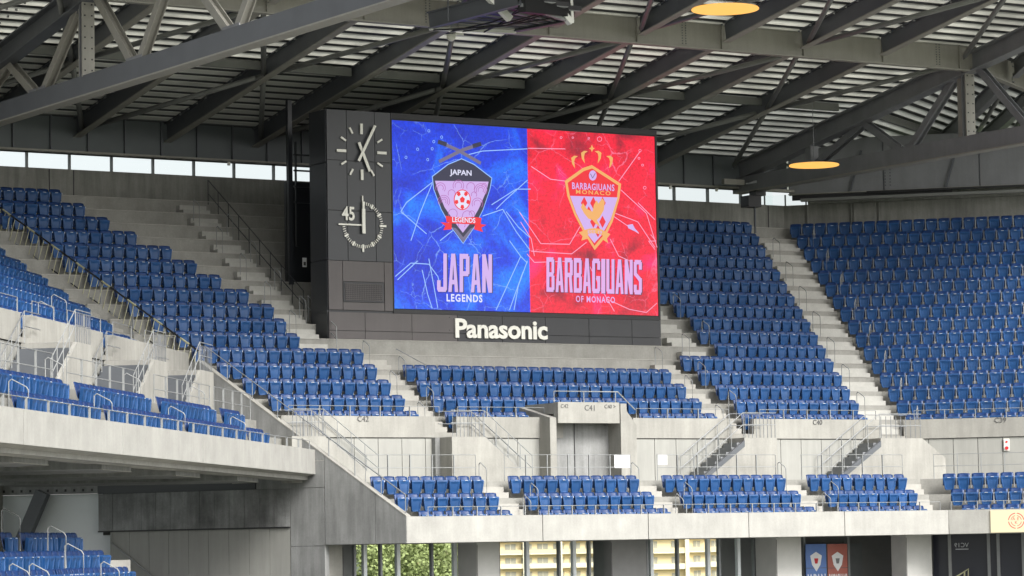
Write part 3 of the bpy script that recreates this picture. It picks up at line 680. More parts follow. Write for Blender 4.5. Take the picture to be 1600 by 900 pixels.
art('shield_field', [(226, 293), (465, 297), (455, 340), (420, 420), (385, 480), (350, 525), (312, 475), (268, 410), (236, 330)], 'e_lilac', 8, zA)
for (cx, cy, r) in ((265, 385, 26), (265, 385, 18), (265, 385, 10), (250, 325, 22), (250, 325, 13), (430, 335, 28), (430, 335, 20), (430, 335, 12), (415, 395, 24), (415, 395, 15), (305, 440, 20), (370, 450, 22), (390, 440, 12), (330, 315, 24), (330, 315, 15), (385, 320, 18), (445, 315, 10), (300, 350, 16), (400, 355, 12), (345, 490, 15)):
    strip(arc(cx, cy, r, r*1.05, 150, 400, 12), .022, 'e_magenta', 9, zA, 'wave_line')
art('ball', arc(347, 378, 38, 46, 0, 345, 20), 'e_red', 10, zA); art('ball_face', arc(347, 378, 34, 42, 0, 345, 20), 'e_white', 11, zA)
for a0 in (None, 90, 162, 234, 306, 18):
    if a0 is None: art('ball_patch', arc(347, 378, 12, 15, -90, 198, 4), 'e_red', 12, zA)
    else:
        cx, cy = 347+27*math.cos(R_(a0)), 378+32*math.sin(R_(a0)); art('ball_patch', arc(cx, cy, 9, 11, a0, a0+288, 4), 'e_red', 12, zA)
art('ribbon_tail', [(250, 478), (300, 482), (300, 510), (262, 513), (272, 495)], 'e_red', 9, zA); art('ribbon_tail', [(455, 490), (405, 482), (400, 510), (440, 522), (432, 502)], 'e_red', 9, zA)
art('ribbon', [(272, 449), (300, 454), (350, 456), (405, 455), (432, 459), (428, 492), (400, 487), (350, 486), (300, 483), (276, 478)], 'e_red', 13, zA)
def scrtext(body, x, y, hpx, wpx, mat, lay, off=.0, name='lettering', space=1.0):
    """letters sized to the height and width (in photo px) they have on the screen"""
    u_, h_ = L2(x, y); hh = abs(L2(x, y-hpx/2)[1]-L2(x, y+hpx/2)[1]); ww = abs(L2(x+wpx/2, y)[0]-L2(x-wpx/2, y)[0])
    size = hh/.70
    o = text_obj(name, body, size, mat, scr, (u_, -.004*lay, h_), 1, off*size, .0015, space=space)
    xs = [v_.co.x for v_ in o.data.vertices]; zs = [v_.co.z for v_ in o.data.vertices]
    w0 = max(xs)-min(xs); h0 = max(zs)-min(zs); cx = (max(xs)+min(xs))/2; cz = (max(zs)+min(zs))/2
    for v_ in o.data.vertices: v_.co.x = (v_.co.x-cx)*ww/w0; v_.co.z = (v_.co.z-cz)*hh/h0
    return o
scrtext('JAPAN', 719, 271, 11, 34, 'e_white', 10, .02)
scrtext('LEGENDS', 723.5, 344, 8, 36, 'e_white', 15, .02)
t1 = .36; hb_ = .13
def rc(a, b_, c_, d_): return [(a, b_), (c_, b_), (c_, d_), (a, d_)]
STEM = rc(0, 0, t1, 1); RST = rc(1-t1, 0, 1, 1)
GLY = {'I': [rc(0, 0, 1, 1)],
 'J': [rc(1-t1, .07, 1, 1), [(0, .07), (.12, 0), (.88, 0), (1, .07), (1, hb_), (0, hb_)], rc(0, .10, t1, .30)],
 'A': [[(0, 0), (t1*.95, 0), (.56, 1), (.30, 1)], [(1-t1*.95, 0), (1, 0), (.70, 1), (.44, 1)], rc(.22, .2, .78, .32)],
 'P': [STEM, rc(t1, 1-hb_, .88, 1), rc(t1, .42, .88, .42+hb_), rc(1-t1, .47, 1, .94)],
 'R': [STEM, rc(t1, 1-hb_, .88, 1), rc(t1, .44, .88, .44+hb_), rc(1-t1, .50, 1, .94), [(.52, .5), (.84, .5), (1, 0), (1-t1, 0)]],
 'B': [STEM, rc(t1, 1-hb_, .88, 1), rc(t1, .44, .88, .44+hb_), rc(t1, 0, .88, hb_), rc(1-t1, .54, .97, .94), rc(1-t1, .06, 1, .47)],
 'G': [rc(0, .06, t1, .94), rc(.1, 1-hb_, .9, 1), rc(.1, 0, .9, hb_), rc(1-t1, .68, 1, .94), rc(1-t1, .06, 1, .50), rc(.52, .39, 1, .50)],
 'U': [rc(0, .06, t1, 1), RST, rc(.1, 0, .9, hb_)],
 'N': [STEM, RST, [(0, 1), (t1, 1), (1, 0), (1-t1, 0)]],
 'S': [rc(.1, 1-hb_, .9, 1), rc(.1, 0, .9, hb_), rc(0, .55, t1, .94), rc(1-t1, .06, 1, .47), rc(0, .06, t1, .28), rc(1-t1, .72, 1, .94), [(0, .57), (t1, .62), (1, .45), (1-t1, .38)]]}
def blocktext(body, xl, xr, yt, yb, slope_, mat, lay, gap=.14, name='letter', d=(0, 0), grow=0):
    ws = [.5 if ch == 'I' else 1.0 for ch in body]; tot = sum(ws)+gap*(len(body)-1); un = (xr-xl)/tot; x = xl
    for ch, w1 in zip(body, ws):
        mb = MB()
        for q_, poly in enumerate(GLY[ch]):
            P = []
            for gx_, gy_ in poly:
                px__ = x+gx_*w1*un; py__ = yb-(yb-yt)*gy_+slope_*(px__-xl)
                cxm, cym = x+w1*un/2, (yt+yb)/2
                P.append(L2(px__+d[0]+(grow if px__ > cxm else -grow), py__+d[1]+(grow if py__ > cym else -grow)))
            mb.plate(P[::-1], -.004*lay-.0004*q_, -.004*lay+.003)
        mb.build(name, mat, scr); x += (w1+gap)*un
blocktext('JAPAN', 682, 768, 396, 456, .018, 'e_dark', 8, name='letter_shadow', d=(1.6, .8)); blocktext('JAPAN', 682, 768, 396, 456, .018, 'e_lilac', 10)
scrtext('LEGENDS', 725, 466, 12, 56, 'e_white', 10, .03, space=1.2)
# BARBAGIUANS half
for ln in ([(0+5, 395), (105, 542), (240, 545), (290, 460)], [(60, 578), (90, 580), (250, 590), (320, 535)], [(40, 590), (75, 630), (220, 625)], [(455, 400), (560, 440), (640, 560)], [(45, 95), (220, 98)], [(470, 250), (570, 110)], [(480, 290), (600, 400), (650, 560)], [(440, 410), (565, 495)],
           [(330, 640), (380, 740), (450, 860)], [(410, 800), (520, 850), (600, 865)], [(600, 865), (650, 820)], [(560, 350), (640, 430)], [(60, 180), (150, 240), (230, 250)], [(430, 520), (470, 600), (560, 640)], [(10, 440), (60, 520), (75, 600)], [(620, 500), (645, 530), (610, 530), (640, 570)]):
    strip(ln, .03, 'e_line_r', 1, zB)
for (cx, cy, r) in ((570, 106, 6), (565, 142, 5), (582, 174, 5), (592, 280, 7), (200, 45, 5), (255, 45, 4), (330, 48, 4), (380, 52, 11)): strip(arc(cx, cy, r, r, 0, 360, 8), .02, 'e_line_r', 1, zB)
art('blob', [(510, 455), (535, 450), (545, 470), (565, 492), (540, 482), (515, 470)], 'e_lilac', 2, zB)
sh2 = [(343, 174), (480, 262), (472, 330), (440, 440), (400, 520), (356, 573), (310, 500), (262, 410), (228, 320), (216, 248), (300, 188)]
art('shield_rim', sh2, 'e_gold', 6, zB)
c2 = (348, 350); art('shield', [(c2[0]+(x-c2[0])*.90, c2[1]+(y-c2[1])*.91) for x, y in sh2], 'e_red', 7, zB)
art('shield_field', [(240, 318), (463, 326), (430, 430), (390, 500), (354, 540), (315, 490), (270, 400)], 'e_lilac', 8, zB)
for r_ in range(4):
    for q in range(-4, 5):
        cx = 349+q*43+(21.5 if r_ % 2 else 0); cy = 352+r_*44
        if abs(cx-350)+15 < 114-(cy-322)*.48: art('diamond', [(cx, cy-29), (cx+15, cy), (cx, cy+29), (cx-15, cy)], 'e_red', 9, zB)
art('bird', [(300, 352), (318, 380), (345, 392), (352, 360), (365, 338), (372, 355), (390, 330), (402, 345), (398, 385), (378, 420), (365, 432), (382, 462), (362, 452), (345, 432), (325, 425), (305, 400), (290, 372)], 'e_gold', 10, zB)
art('badge', arc(346, 223, 18, 24, 0, 345, 16), 'e_lilac', 10, zB); strip([(335, 215), (345, 235), (358, 212)], .03, 'e_grey', 11, zB)
art('ribbon_tail', [(280, 490), (312, 478), (320, 520), (292, 528), (298, 508)], 'e_gold', 11, zB); art('ribbon_tail', [(428, 498), (395, 482), (390, 522), (418, 540), (412, 518)], 'e_gold', 11, zB)
art('ribbon', [(308, 478), (330, 472), (356, 470), (382, 474), (402, 484), (398, 506), (378, 498), (355, 494), (332, 496), (312, 504)], 'e_gold', 12, zB)
for dx, sg in ((262, 1), (308, 1), (372, -1), (426, -1)):
    yy = 128 if dx in (262, 426) else 105
    art('crown_plume', [(dx-12*sg, yy+40), (dx-16*sg, yy+12), (dx-2*sg, yy+2), (dx+16*sg, yy+4), (dx+2*sg, yy+14), (dx-2*sg, yy+30), (dx+2*sg, yy+62)], 'e_gold', 6, zB)
art('crown_star', [(343, 78), (348, 92), (357, 96), (348, 101), (343, 114), (338, 101), (329, 96), (338, 92)], 'e_gold', 6, zB)
scrtext('BARBAGIUANS', 926, 292, 10.5, 66, 'e_lilac', 12, .022, space=1.14)
scrtext('MONACO', 926, 301, 6.5, 54, 'e_gold', 12, .02, space=1.3)
scrtext('EST 19', 928.5, 363, 5, 22, 'e_lilac', 14, .0)
blocktext('BARBAGIUANS', 853, 1002, 402, 456, .03, 'e_dark', 8, name='letter_shadow', d=(1.4, .8)); blocktext('BARBAGIUANS', 853, 1002, 402, 456, .03, 'e_pink', 10)
scrtext('OF MONACO', 929.5, 468, 10, 61, 'e_pink', 10, .02, space=1.2)

# company sign, clocks
sg_ = empty('company_sign', K.w(bx0, SV-.02, bz0), K.ang); tag(sg_, 'white raised company lettering on the dark band under the screen', 'sign')
u0_, h_ = L2(710, 513); u1_ = L2(854, 516)[0]; h_ = L2(782, 514.5)[1]
o = text_obj('lettering', 'Panasonic', 1, 'white', sg_, (0, -.03, 0), 1, .028, .03, space=.98)
xs = [v_.co.x for v_ in o.data.vertices]; zs = [v_.co.z for v_ in o.data.vertices]
w0 = max(xs)-min(xs); h0 = max(zs)-min(zs); ww = u1_-u0_; hh = abs(L2(715, 497)[1]-L2(715, 527.5)[1])
x_0 = min(xs); z_0 = min(zs)
for v_ in o.data.vertices: v_.co.x = (v_.co.x-x_0)*ww/w0+u0_; v_.co.z = (v_.co.z-z_0)*hh/h0+h_-hh/2
# one part per letter
bm0 = bmesh.new(); bm0.from_mesh(o.data); seen = set(); isl = []
for f in bm0.faces:
    if f.index in seen: continue
    st = [f]; cur = []; seen.add(f.index)
    while st:
        g0 = st.pop(); cur.append(g0)
        for e_ in g0.edges:
            for g1 in e_.link_faces:
                if g1.index not in seen: seen.add(g1.index); st.append(g1)
    xr = [v_.co.x for g0 in cur for v_ in g0.verts]; isl.append([min(xr), max(xr), cur])
isl.sort(key=lambda q_: q_[0]); grp = []
for a, b_, c0 in isl:
    if grp and a < grp[-1][1]-.02: grp[-1][2] += c0; grp[-1][1] = max(b_, grp[-1][1])
    else: grp.append([a, b_, c0])
for a, b_, c0 in grp:
    mb = MB(); idx = {}
    for g0 in c0:
        for v_ in g0.verts:
            if v_.index not in idx: idx[v_.index] = len(mb.v); mb.v.append(tuple(v_.co))
        mb.f.append(tuple(idx[v_.index] for v_ in g0.verts))
    lo_ = mb.build('letter', 'white', sg_); lo_.location = o.location
bm0.free(); bpy.data.objects.remove(o)
bt_ = MB()
for i in range(8):
    for z_ in (.42, bt-.12): bt_.box(pcol(700)+i*.62, pcol(700)+i*.62+.04, -.005, .018, z_, z_+.04)
tag(bt_.build('fixing_stud', 'black', sb), kind='stuff')
ck = L2(564, 237.5); r_ = (L2(602, 240)[0]-L2(526, 236)[0])/2
clk = empty('wall_clock', K.w(bx0+ck[0], SV-.02, bz0+ck[1]), K.ang); tag(clk, 'white bar-marked analogue clock reading just past five on the dark tower', 'clock')
def radial(t, r0, r1, w_, y0, y1):
    a = R_(t); d = Vector((math.sin(a), math.cos(a))); n = Vector((d.y, -d.x))*w_/2
    return MB().plate([tuple(d*r0+n), tuple(d*r1+n), tuple(d*r1-n), tuple(d*r0-n)], y0, y1)
for i in range(12):
    mj = i % 3 == 0; radial(i*30, r_*(.64 if mj else .74), r_*(1.02 if mj else .98), .105 if mj else .07, -.06, -.01).build('hour_marker', 'white', clk)
radial(157, -.38, .80, .11, -.11, -.08).build('hour_hand', 'white', clk)
radial(28, -.42, 1.16, .10, -.16, -.13).build('minute_hand', 'white', clk)
c2_ = L2(566, 352); r2 = abs(L2(566, 314)[1]-L2(566, 392)[1])/2*.94
mc = empty('match_clock', K.w(bx0+c2_[0], SV-.02, bz0+c2_[1]), K.ang); tag(mc, 'three-quarter ring of white minute ticks with a 45 beside it', 'clock')
for i in range(46):
    t = i*6; mj = i % 5 == 0
    if i in (0, 45): continue
    radial(t, r2*(.86 if not mj else .82), r2*(.99 if not mj else (1.02 if i % 15 else 1.14)), .028 if not mj else .075, -.04, -.01).build('minute_tick', 'white', mc)
radial(0, 0, 1.25*r2, .05, -.05, -.01).build('start_line', 'white', mc); radial(270, .02, 1.18*r2, .06, -.05, -.01).build('end_line', 'white', mc)
radial(0, -.32, .62, .13, -.12, -.07).build('elapsed_hand', 'white', mc)
radial(0, .55, r2*1.0, .08, -.115, -.075).build('elapsed_hand', 'white', mc)
q = L2(543.5, 335); text_obj('lettering', '45', .72, 'white', mc, (q[0]-c2_[0], -.03, q[1]-c2_[1]), .78, .015, .02)

# stair tower / column and notice left of the scoreboard
col = thing('steel_column', 'dark steel column with ladder frame just left of the scoreboard', 'column', K, K.at(453, 330, 15)[0], 15, 10.1)
MB().box(-.09, .09, -.09, .09, 0, 7.2).build('post', 'cab_dark', col)
for i in range(4): MB().box(.2, 1.6, -.05, .05, 3.2+i*.62, 3.26+i*.62).build('rung', 'cab_dark', col)
MB().box(.25, .30, -.05, .05, 1.5, 5.6).build('rail', 'cab_dark', col)
MB().box(.15, 1.8, .6, .75, 0, 4.1).build('screen_wall', 'cab_dark', col)
nt_ = thing('notice', 'small white notice on the dark wall left of the scoreboard', 'notice', K, *[K.at(476, 410, 14.6)[0], 14.6, K.at(476, 410, 14.6)[1]])
MB().box(-.09, .09, 0, .02, -.18, .18).build('sheet', 'paper', nt_); MB().box(-.05, .05, -.004, -.001, -.12, .02).build('print', 'lettering', nt_)

# ------------------------------------------------------------------ railings
def guard(fr, u0, u1, v_, h0, hh, label, mid=True, step=.95, mat='galv', bars=0, r=.018, group=None):
    t = thing('guard_rail', label, 'railing', fr, u0, v_, h0, group=group); L_ = u1-u0
    MB().tube([(0, 0, 0), (0, 0, hh), (L_, 0, hh), (L_, 0, 0)], r).build('top_rail', mat, t)
    if mid: MB().tube([(0, 0, hh*.52), (L_, 0, hh*.52)], r*.8).build('mid_rail', mat, t)
    n = max(1, round(L_/step))
    for i in range(1, n): MB().box(L_*i/n-r*.8, L_*i/n+r*.8, -.03, .03, 0, hh).build('post', mat, t)
    for i in range(bars):
        x = L_*(i+.5)/bars; MB().box(x-.012, x+.012, -.012, .012, .05, hh-.02).build('baluster', mat, t)
    return t
wr = [(571, 743, 'left of the walkway papers, leftmost corner block'), (788, 985, 'carrying the larger white paper'), (1027, 1212, 'carrying the smaller white paper'), (1252, 1410, 'under the second open stair')]
for i, (a, b_, s_) in enumerate(wr):
    guard(K, K.at(a, 730, 3.35)[0], K.at(b_, 730, 3.35)[0], 3.35, 2.16, .95, 'two-bar steel walkway railing '+s_, group='railings along the lower walkway')
guard(RT, RT.at(1459, 725, 3.35)[0], 12, 3.35, 2.16, .95, 'two-bar steel walkway railing at the right edge below C39', group='railings along the lower walkway')
ur = [(451, 686, 'over the C42 lettering'), (715, 850, 'between C42 gate and the entrance hood'), (994, 1138, 'right of the entrance hood'), (1187, 1368, 'over the C40 lettering')]
for a, b_, s_ in ur:
    guard(K, K.at(a, 640, 5.1)[0], K.at(b_, 640, 5.1)[0], 5.1, 4.55, .36, 'low steel rail on the parapet '+s_, mid=False, step=1.25, group='parapet rails')
guard(RT, RT.at(1428, 640, 5.1)[0], 14, 5.1, 4.55, .36, 'low steel rail on the parapet over the C39 lettering', mid=False, step=1.25, group='parapet rails')
h_ = thing('guard_rail', 'steel rail on top of the C41 entrance hood with a sloping right end', 'railing', K, hu0-.1, 4.3, 5.08)
LH = hu1-hu0+.1
MB().tube([(0, 0, 0), (0, 0, .40), (LH, 0, .40), (LH+.9, .2, -.25)], .024).build('top_rail', 'galv', h_)
for i in (1, 2): MB().tube([(LH*i/2-.1, 0, 0), (LH*i/2-.1, 0, .4)], .02).build('post', 'galv', h_)
guard(K, -4.6, 17.9, .12, .9, .32, 'long low rail running along the corner balcony front', mid=False, step=.99)
guard(RT, .1, 14, .12, .9, .32, 'low rail along the balcony front below C39', mid=False, step=.99)
guard(LF, -50, -.4, .12, .85, .30, 'low rail along the bright left balcony front', mid=False, step=1.9)
for a, b_, s_ in ((-60, 82, 'nearest the left edge'), (104, 213, 'in the middle'), (240, 327, 'farthest along')):
    guard(LF, LF.at(a, 545, 2.5)[0], LF.at(b_, 590, 2.5)[0], 2.5, 1.95, .93, 'two-bar railing of the left balcony walkway, '+s_, step=1.6, group='left balcony walkway railings')
guard(LF, LF.at(334, 600, 2.5)[0], 1.0, 2.5, 1.95, .93, 'short railing ending at the grey sloping wall', step=1.5)
for a, b_, s_ in ((-40, 27, 'at the left edge'), (50, 84, 'left of the first gate'), (105, 157, 'between the first and second gates'), (176, 205, 'left of the second gate'), (226, 272, 'nearest the yellow handrail')):
    guard(LF, LF.at(a, 500, 5.1)[0], LF.at(b_, 520, 5.1)[0], 5.1, 4.46, .45, 'low rail on the left stand parapet '+s_, mid=False, step=1.8, group='left stand parapet rails')

def sloped(fr, pts, label, rails=(0, -.45), mat='galv', name='stair_rail', base=1.0, r=.017):
    t = thing(name, label, 'handrail', fr, *pts[0]); P = [Vector(p)-Vector(pts[0]) for p in pts]
    for k_ in rails: MB().tube([p+Vector((0, 0, k_)) for p in P], r).build('rail', mat, t)
    for i, (a, b_) in enumerate(zip(P[:-1], P[1:])):
        n = max(1, round((b_-a).length/1.0))
        for q_ in range(n+1):
            c_ = a.lerp(b_, q_/n); MB().tube([c_, c_-Vector((0, 0, base))], r).build('post', mat, t)
    return t
# stair blocks from the walkway up to the parapet gates
def stair_block(fr, ul, ur_, sgn, base, top, label, run=2.2, v0=3.95, v1=4.98, solid=True, low=None, both=False):
    """landing between ul and ur_, flight going down in direction sgn"""
    t = thing('access_stair', label, 'stairs', fr, (ul+ur_)/2, v0, base); w2 = (ur_-ul)/2; H = top-base
    poly = [(-w2, 0), (-w2, H), (w2, H), (w2, 0)]
    if both: poly = [(-w2, 0), (-w2, H), (w2, H), (w2+run, 0)]
    MB().plate(poly, 0, v1-v0).build('landing_block', 'conc', t)
    n = 9; e = w2*sgn
    for i in range(n):
        x0 = e+sgn*run*i/n; x1 = e+sgn*run*(i+1)/n; z1 = H*(1-(i+1)/(n+.0001)); 
        if z1 < .05: continue
        MB().box(min(x0, x1), max(x0, x1), .14, v1-v0, 0, z1).build('step', ('steel_dark' if fr is LF else 'galv_dark') if (fr is LF or sgn < 0) else 'conc_step', t)
        
    # stringer, dark edge of the open flight
    if sgn > 0 or fr is LF: MB().plate([(e, 0), (e, H), (e+sgn*run, .02), (e+sgn*run, 0)][::(1 if sgn > 0 else -1)], 0, .12).build('stringer', 'conc', t)
    else:
        MB().plate([(e, 0), (e, H-.34), (e+sgn*(run-.42), 0)][::-1], 0, .12).build('flight_wall', 'conc', t)
        MB().plate([(e, H-.335), (e, H-.10), (e+sgn*(run-.12), 0), (e+sgn*(run-.415), 0)][::-1], -.02, .10).build('stringer', 'steel_dark', t)
    # rails down the flight (front and rear side) and round the landing
    for y in (.05, v1-v0-.1):
        for k_ in (.95, .5):
            MB().tube([(-e, y, H+k_), (e, y, H+k_), (e+sgn*run, y, k_)], .016).build('rail', 'galv_dark' if y > .2 else 'galv', t)
        for i in range(5):
            q_ = i/4; MB().tube([(e+sgn*run*q_, y, H*(1-q_)), (e+sgn*run*q_, y, H*(1-q_)+.95)], .015).build('post', 'galv', t)
    for i in range(9): MB().box(-w2+.06+i*(2*w2-.12)/8, -w2+.08+i*(2*w2-.12)/8, .04, .06, H, H+.85).build('baluster', 'galv_dark', t)
    return t
q1 = K.at(455, 685, 4)[0]; q2 = K.at(506, 685, 4)[0]
stair_block(K, q1, q2, 1, 2.16, 3.78, 'concrete access stair down to the right beside the sloping grey wall', run=K.at(592, 740, 4)[0]-q2)
q1 = K.at(705, 685, 4)[0]; q2 = K.at(757, 685, 4)[0]
stair_block(K, q1, q2, 1, 2.16, 3.78, 'concrete access stair just left of the C41 entrance', run=K.at(832, 740, 4)[0]-q2)
q1 = K.at(1162, 687, 4)[0]; q2 = K.at(1213, 687, 4)[0]
stair_block(K, q1, q2, -1, 2.16, 3.78, 'concrete access stair down to the left near the small white paper', run=q1-K.at(1085, 740, 4)[0])
q1 = K.at(1375, 687, 4)[0]; q2 = K.at(1440, 687, 4)[0]
stair_block(K, q1, q2, -1, 2.16, 3.78, 'broad concrete stair block at the fold between C40 and C39', run=q1-K.at(1300, 740, 4)[0], both=True)
for i, (a, b_, s_) in enumerate(((84, 108, 'nearest'), (209, 229, 'middle'), (306, 319, 'farthest'))):
    ya = (535, 560, 585)[i]; u0_, u1_ = LF.at(a, ya, 4)[0], LF.at(b_, ya+5, 4)[0]
    if i == 2: u0_, u1_ = -3.0, -1.2
    stair_block(LF, u0_, u1_, -1, 1.95, 3.55, 'grey steel-stepped access stair on the left balcony, the '+s_+' of three', run=2.6, v0=3.3)

# yellow and black banded handrail on the left mitre
yr = thing('banded_handrail', 'long slanting black-and-cream handrail with leaning balusters beside the left mitre steps', 'handrail', K, -9.1, 8.5, 6.0)
A_ = Vector((0, 0, 1.0)); B_ = Vector((-3.6, 11.5, 7.75)); seg = 26
for i in range(seg):
    a, b_ = A_.lerp(B_, i/seg), A_.lerp(B_, (i+1)/seg)
    MB().tube([a, b_], .034).build('rail_band', 'yellow' if i % 3 == 1 else 'black', yr)
    a2, b2 = a-Vector((0, 0, .92)), b_-Vector((0, 0, .92))
    MB().tube([a2, b2], .022).build('lower_rail', 'black' if i % 3 else 'galv', yr)
for i in range(44):
    p = A_.lerp(B_, (i+.3)/44); MB().tube([p, p+Vector((-.28, -.10, -.86))], .013).build('baluster', 'yellow', yr)
for i in range(8):
    p = A_.lerp(B_, i/7); MB().tube([p, p-Vector((0, 0, 1.5))], .032).build('post', 'galv_dark', yr)
# brown handrail on the grey stringer wall
wh = thing('wall_handrail', 'slim brown handrail following the sloping top of the grey wall', 'handrail', MW, 0, .12, .9)
MB().tube([(-.1, 0, .75), (-8.7, 0, .75+slope*8.6), (-8.9, 0, slope*8.8)], .022).build('rail', 'galv_dark', wh); MB().tube([(-.1, 0, .75), (-.1, 0, 0)], .02).build('post', 'galv_dark', wh)
for i in range(1, 8): MB().tube([(-i*1.1, 0, slope*i*1.1), (-i*1.1, 0, .75+slope*(i*1.1-.1))], .018).build('post', 'galv_dark', wh)
# rail climbing beside the C42 upper aisle
sloped(K, [(-2.4, 13.0, 9.7), (-2.4, 21.0, 14.8)], 'black sloping guard rail climbing past the scoreboard to the rear wall', mat='cab_dark', rails=(0, -.55))
sloped(K, [(-2.3, 10.6, 8.15), (-2.3, 12.8, 9.5)], 'pale guard rail at the foot of the steps beside the scoreboard', mat='galv')
sloped(K, [(-.3, 9.6, 7.3), (1.0, 9.6, 6.7)], 'short slanting rail on the bare terrace under the scoreboard', rails=(0,), mat='galv_dark', base=.05)

sq = [MW.at(x, y, -.03) for x, y in ((175, 833), (175, 848), (242, 903))]
sr = thing('stair_handrail', 'thin pale handrail dropping along the grey panelled wall at lower left', 'handrail', MW, 0, -.08, 0)
MB().tube([(sq[0][0], 0, sq[0][1]), (sq[1][0], 0, sq[1][1]), (sq[2][0], 0, sq[2][1])], .028).build('rail', 'galv', sr)
# aisle rails
def arail_mesh(tall=.95):
    mb = MB(); mb.tube([(0, 0, 0), (0, 0, tall-.10), (0, .05, tall-.02), (0, .42, tall+.18), (0, .50, tall+.12), (0, .50, .3)], .017, 6); return mb.mesh('aisle_rail')
ARM = arail_mesh(); ARM.materials.append(M['galv'])
def arail(fr, u_, v_, h_, label):
    o = bpy.data.objects.new('aisle_rail', ARM); o.location = fr.w(u_, v_, h_); o.rotation_euler = (0, 0, fr.ang); link(o)
    tag(o, label, 'handrail', 'inverted-U handrails in the aisles')
for j, s_ in ((0, 'lowest'), (2, 'middle'), (4, 'highest')): arail(K, -1.68, 5.2+j, 3.98+RISE*j, s_+' hoop handrail along the right end of the C42 seats')
for j, s_ in ((1, 'lower'), (3, 'upper')): arail(K, -.72, 5.2+j, 3.98+RISE*j, s_+' hoop handrail along the left end of the C41 seats')
for j in (6, 8, 10, 12, 14): arail(K, -3.75, 5.1+j, 3.98+RISE*j, 'hoop handrail left of the steps beside the scoreboard, '+ords[(j-6)//2]+' from below')
for j in (7, 9, 11, 13): arail(K, -2.78, 5.1+j, 3.98+RISE*j, 'hoop handrail right of the steps beside the scoreboard, '+ords[(j-7)//2]+' from below')
for j, s_ in ((0, 'lowest'), (2, 'middle'), (4, 'highest')): arail(K, 11.55, 5.2+j, 3.98+RISE*j, s_+' hoop handrail along the right end of the C41 seats')
for j, s_ in ((1, 'lower'), (3, 'upper')): arail(K, 12.9, 5.2+j, 3.98+RISE*j, s_+' hoop handrail along the left end of the C40 seats')
for j in (5, 7): arail(K, 13.5, 5.1+j, 3.98+RISE*j, ('lower' if j == 5 else 'upper')+' hoop handrail by the right edge of the scoreboard')
for j in (6, 8): arail(K, 15.2, 5.1+j, 3.98+RISE*j, ('lower' if j == 6 else 'upper')+' hoop handrail at the inner edge of the upper C40 seats')
for n_, j in enumerate((1, 3, 5, 7, 9, 11, 13)): arail(K, umr(5+j)-1.55, 5.1+j, 3.98+RISE*j, 'hoop handrail on the C40 side of the long mitre stair, '+ords[n_]+' from below')
for n_, j in enumerate((0, 2, 4, 6, 8, 10, 12, 14)): arail(RT, -TR*(5+j)+.45, 5.1+j, 3.98+RISE*j, 'hoop handrail on the C39 side of the long mitre stair, '+ords[n_]+' from below')
for n_, u_ in enumerate((-.35, 6.2, 12.9)): arail(K, u_-.3, 2.7, 1.7, 'upper hoop handrail in lower walkway aisle '+('at left', 'at centre', 'at right')[n_]); arail(K, u_+.4, .9, .5, 'lower hoop handrail in lower balcony aisle '+('at left', 'at centre', 'at right')[n_])
for n_, u_ in enumerate((.55, 7.2, 13.9)): arail(K, u_, 1.2, .92, 'hoop handrail standing among the seats of the corner balcony, '+('left', 'centre', 'right')[n_])
for n_, u_ in enumerate((-33.0, -25.0, -16.6, -8.3)): arail(LF, u_+.6, .75, .6, 'front hoop handrail on the left balcony, '+ords[n_]+' from the left'); arail(LF, u_+.2, 2.0, 1.6, 'rear hoop handrail on the left balcony, '+ords[n_]+' from the left')
for n_, u_ in enumerate((-24.5, -18.6, -13.0, -8.0)): arail(LF, u_, 5.6+n_ % 2, 4.1+RISE*(n_ % 2), 'hoop handrail among the left stand upper seats, '+ords[n_]+' from the left')

# ------------------------------------------------------------------ seats
def seat_back():
    nx, nz = 6, 5; V = []; hw_ = .236
    prof = [(.34, -.125), (.48, -.085), (.62, -.05), (.74, -.02), (.805, .0)]
    for side_ in (0, 1):
        for (z, y) in prof:
            for i in range(nx):
                x = -1+2*i/(nx-1); wz = hw_*(1 if z < .7 else (.985 if z < .78 else .95)); zz_ = z-(.02*(abs(x)**4) if z > .78 else 0)
                V.append((x*wz, y+.035*(1-x*x)+(.022 if side_ else 0)-.01, zz_))
    F = []; n = nx*nz
    for k_ in range(nz-1):
        for i in range(nx-1):
            a = k_*nx+i; F.append((a, a+1, a+nx+1, a+nx)); F.append((n+a, n+a+nx, n+a+nx+1, n+a+1))
    for i in range(nx-1): F.append((i, n+i, n+i+1, i+1)); a = (nz-1)*nx+i; F.append((a, a+1, n+a+1, n+a))
    for k_ in range(nz-1): a = k_*nx; F.append((a, a+nx, n+a+nx, n+a)); a += nx-1; F.append((a, n+a, n+a+nx, a+nx))
    return V, F
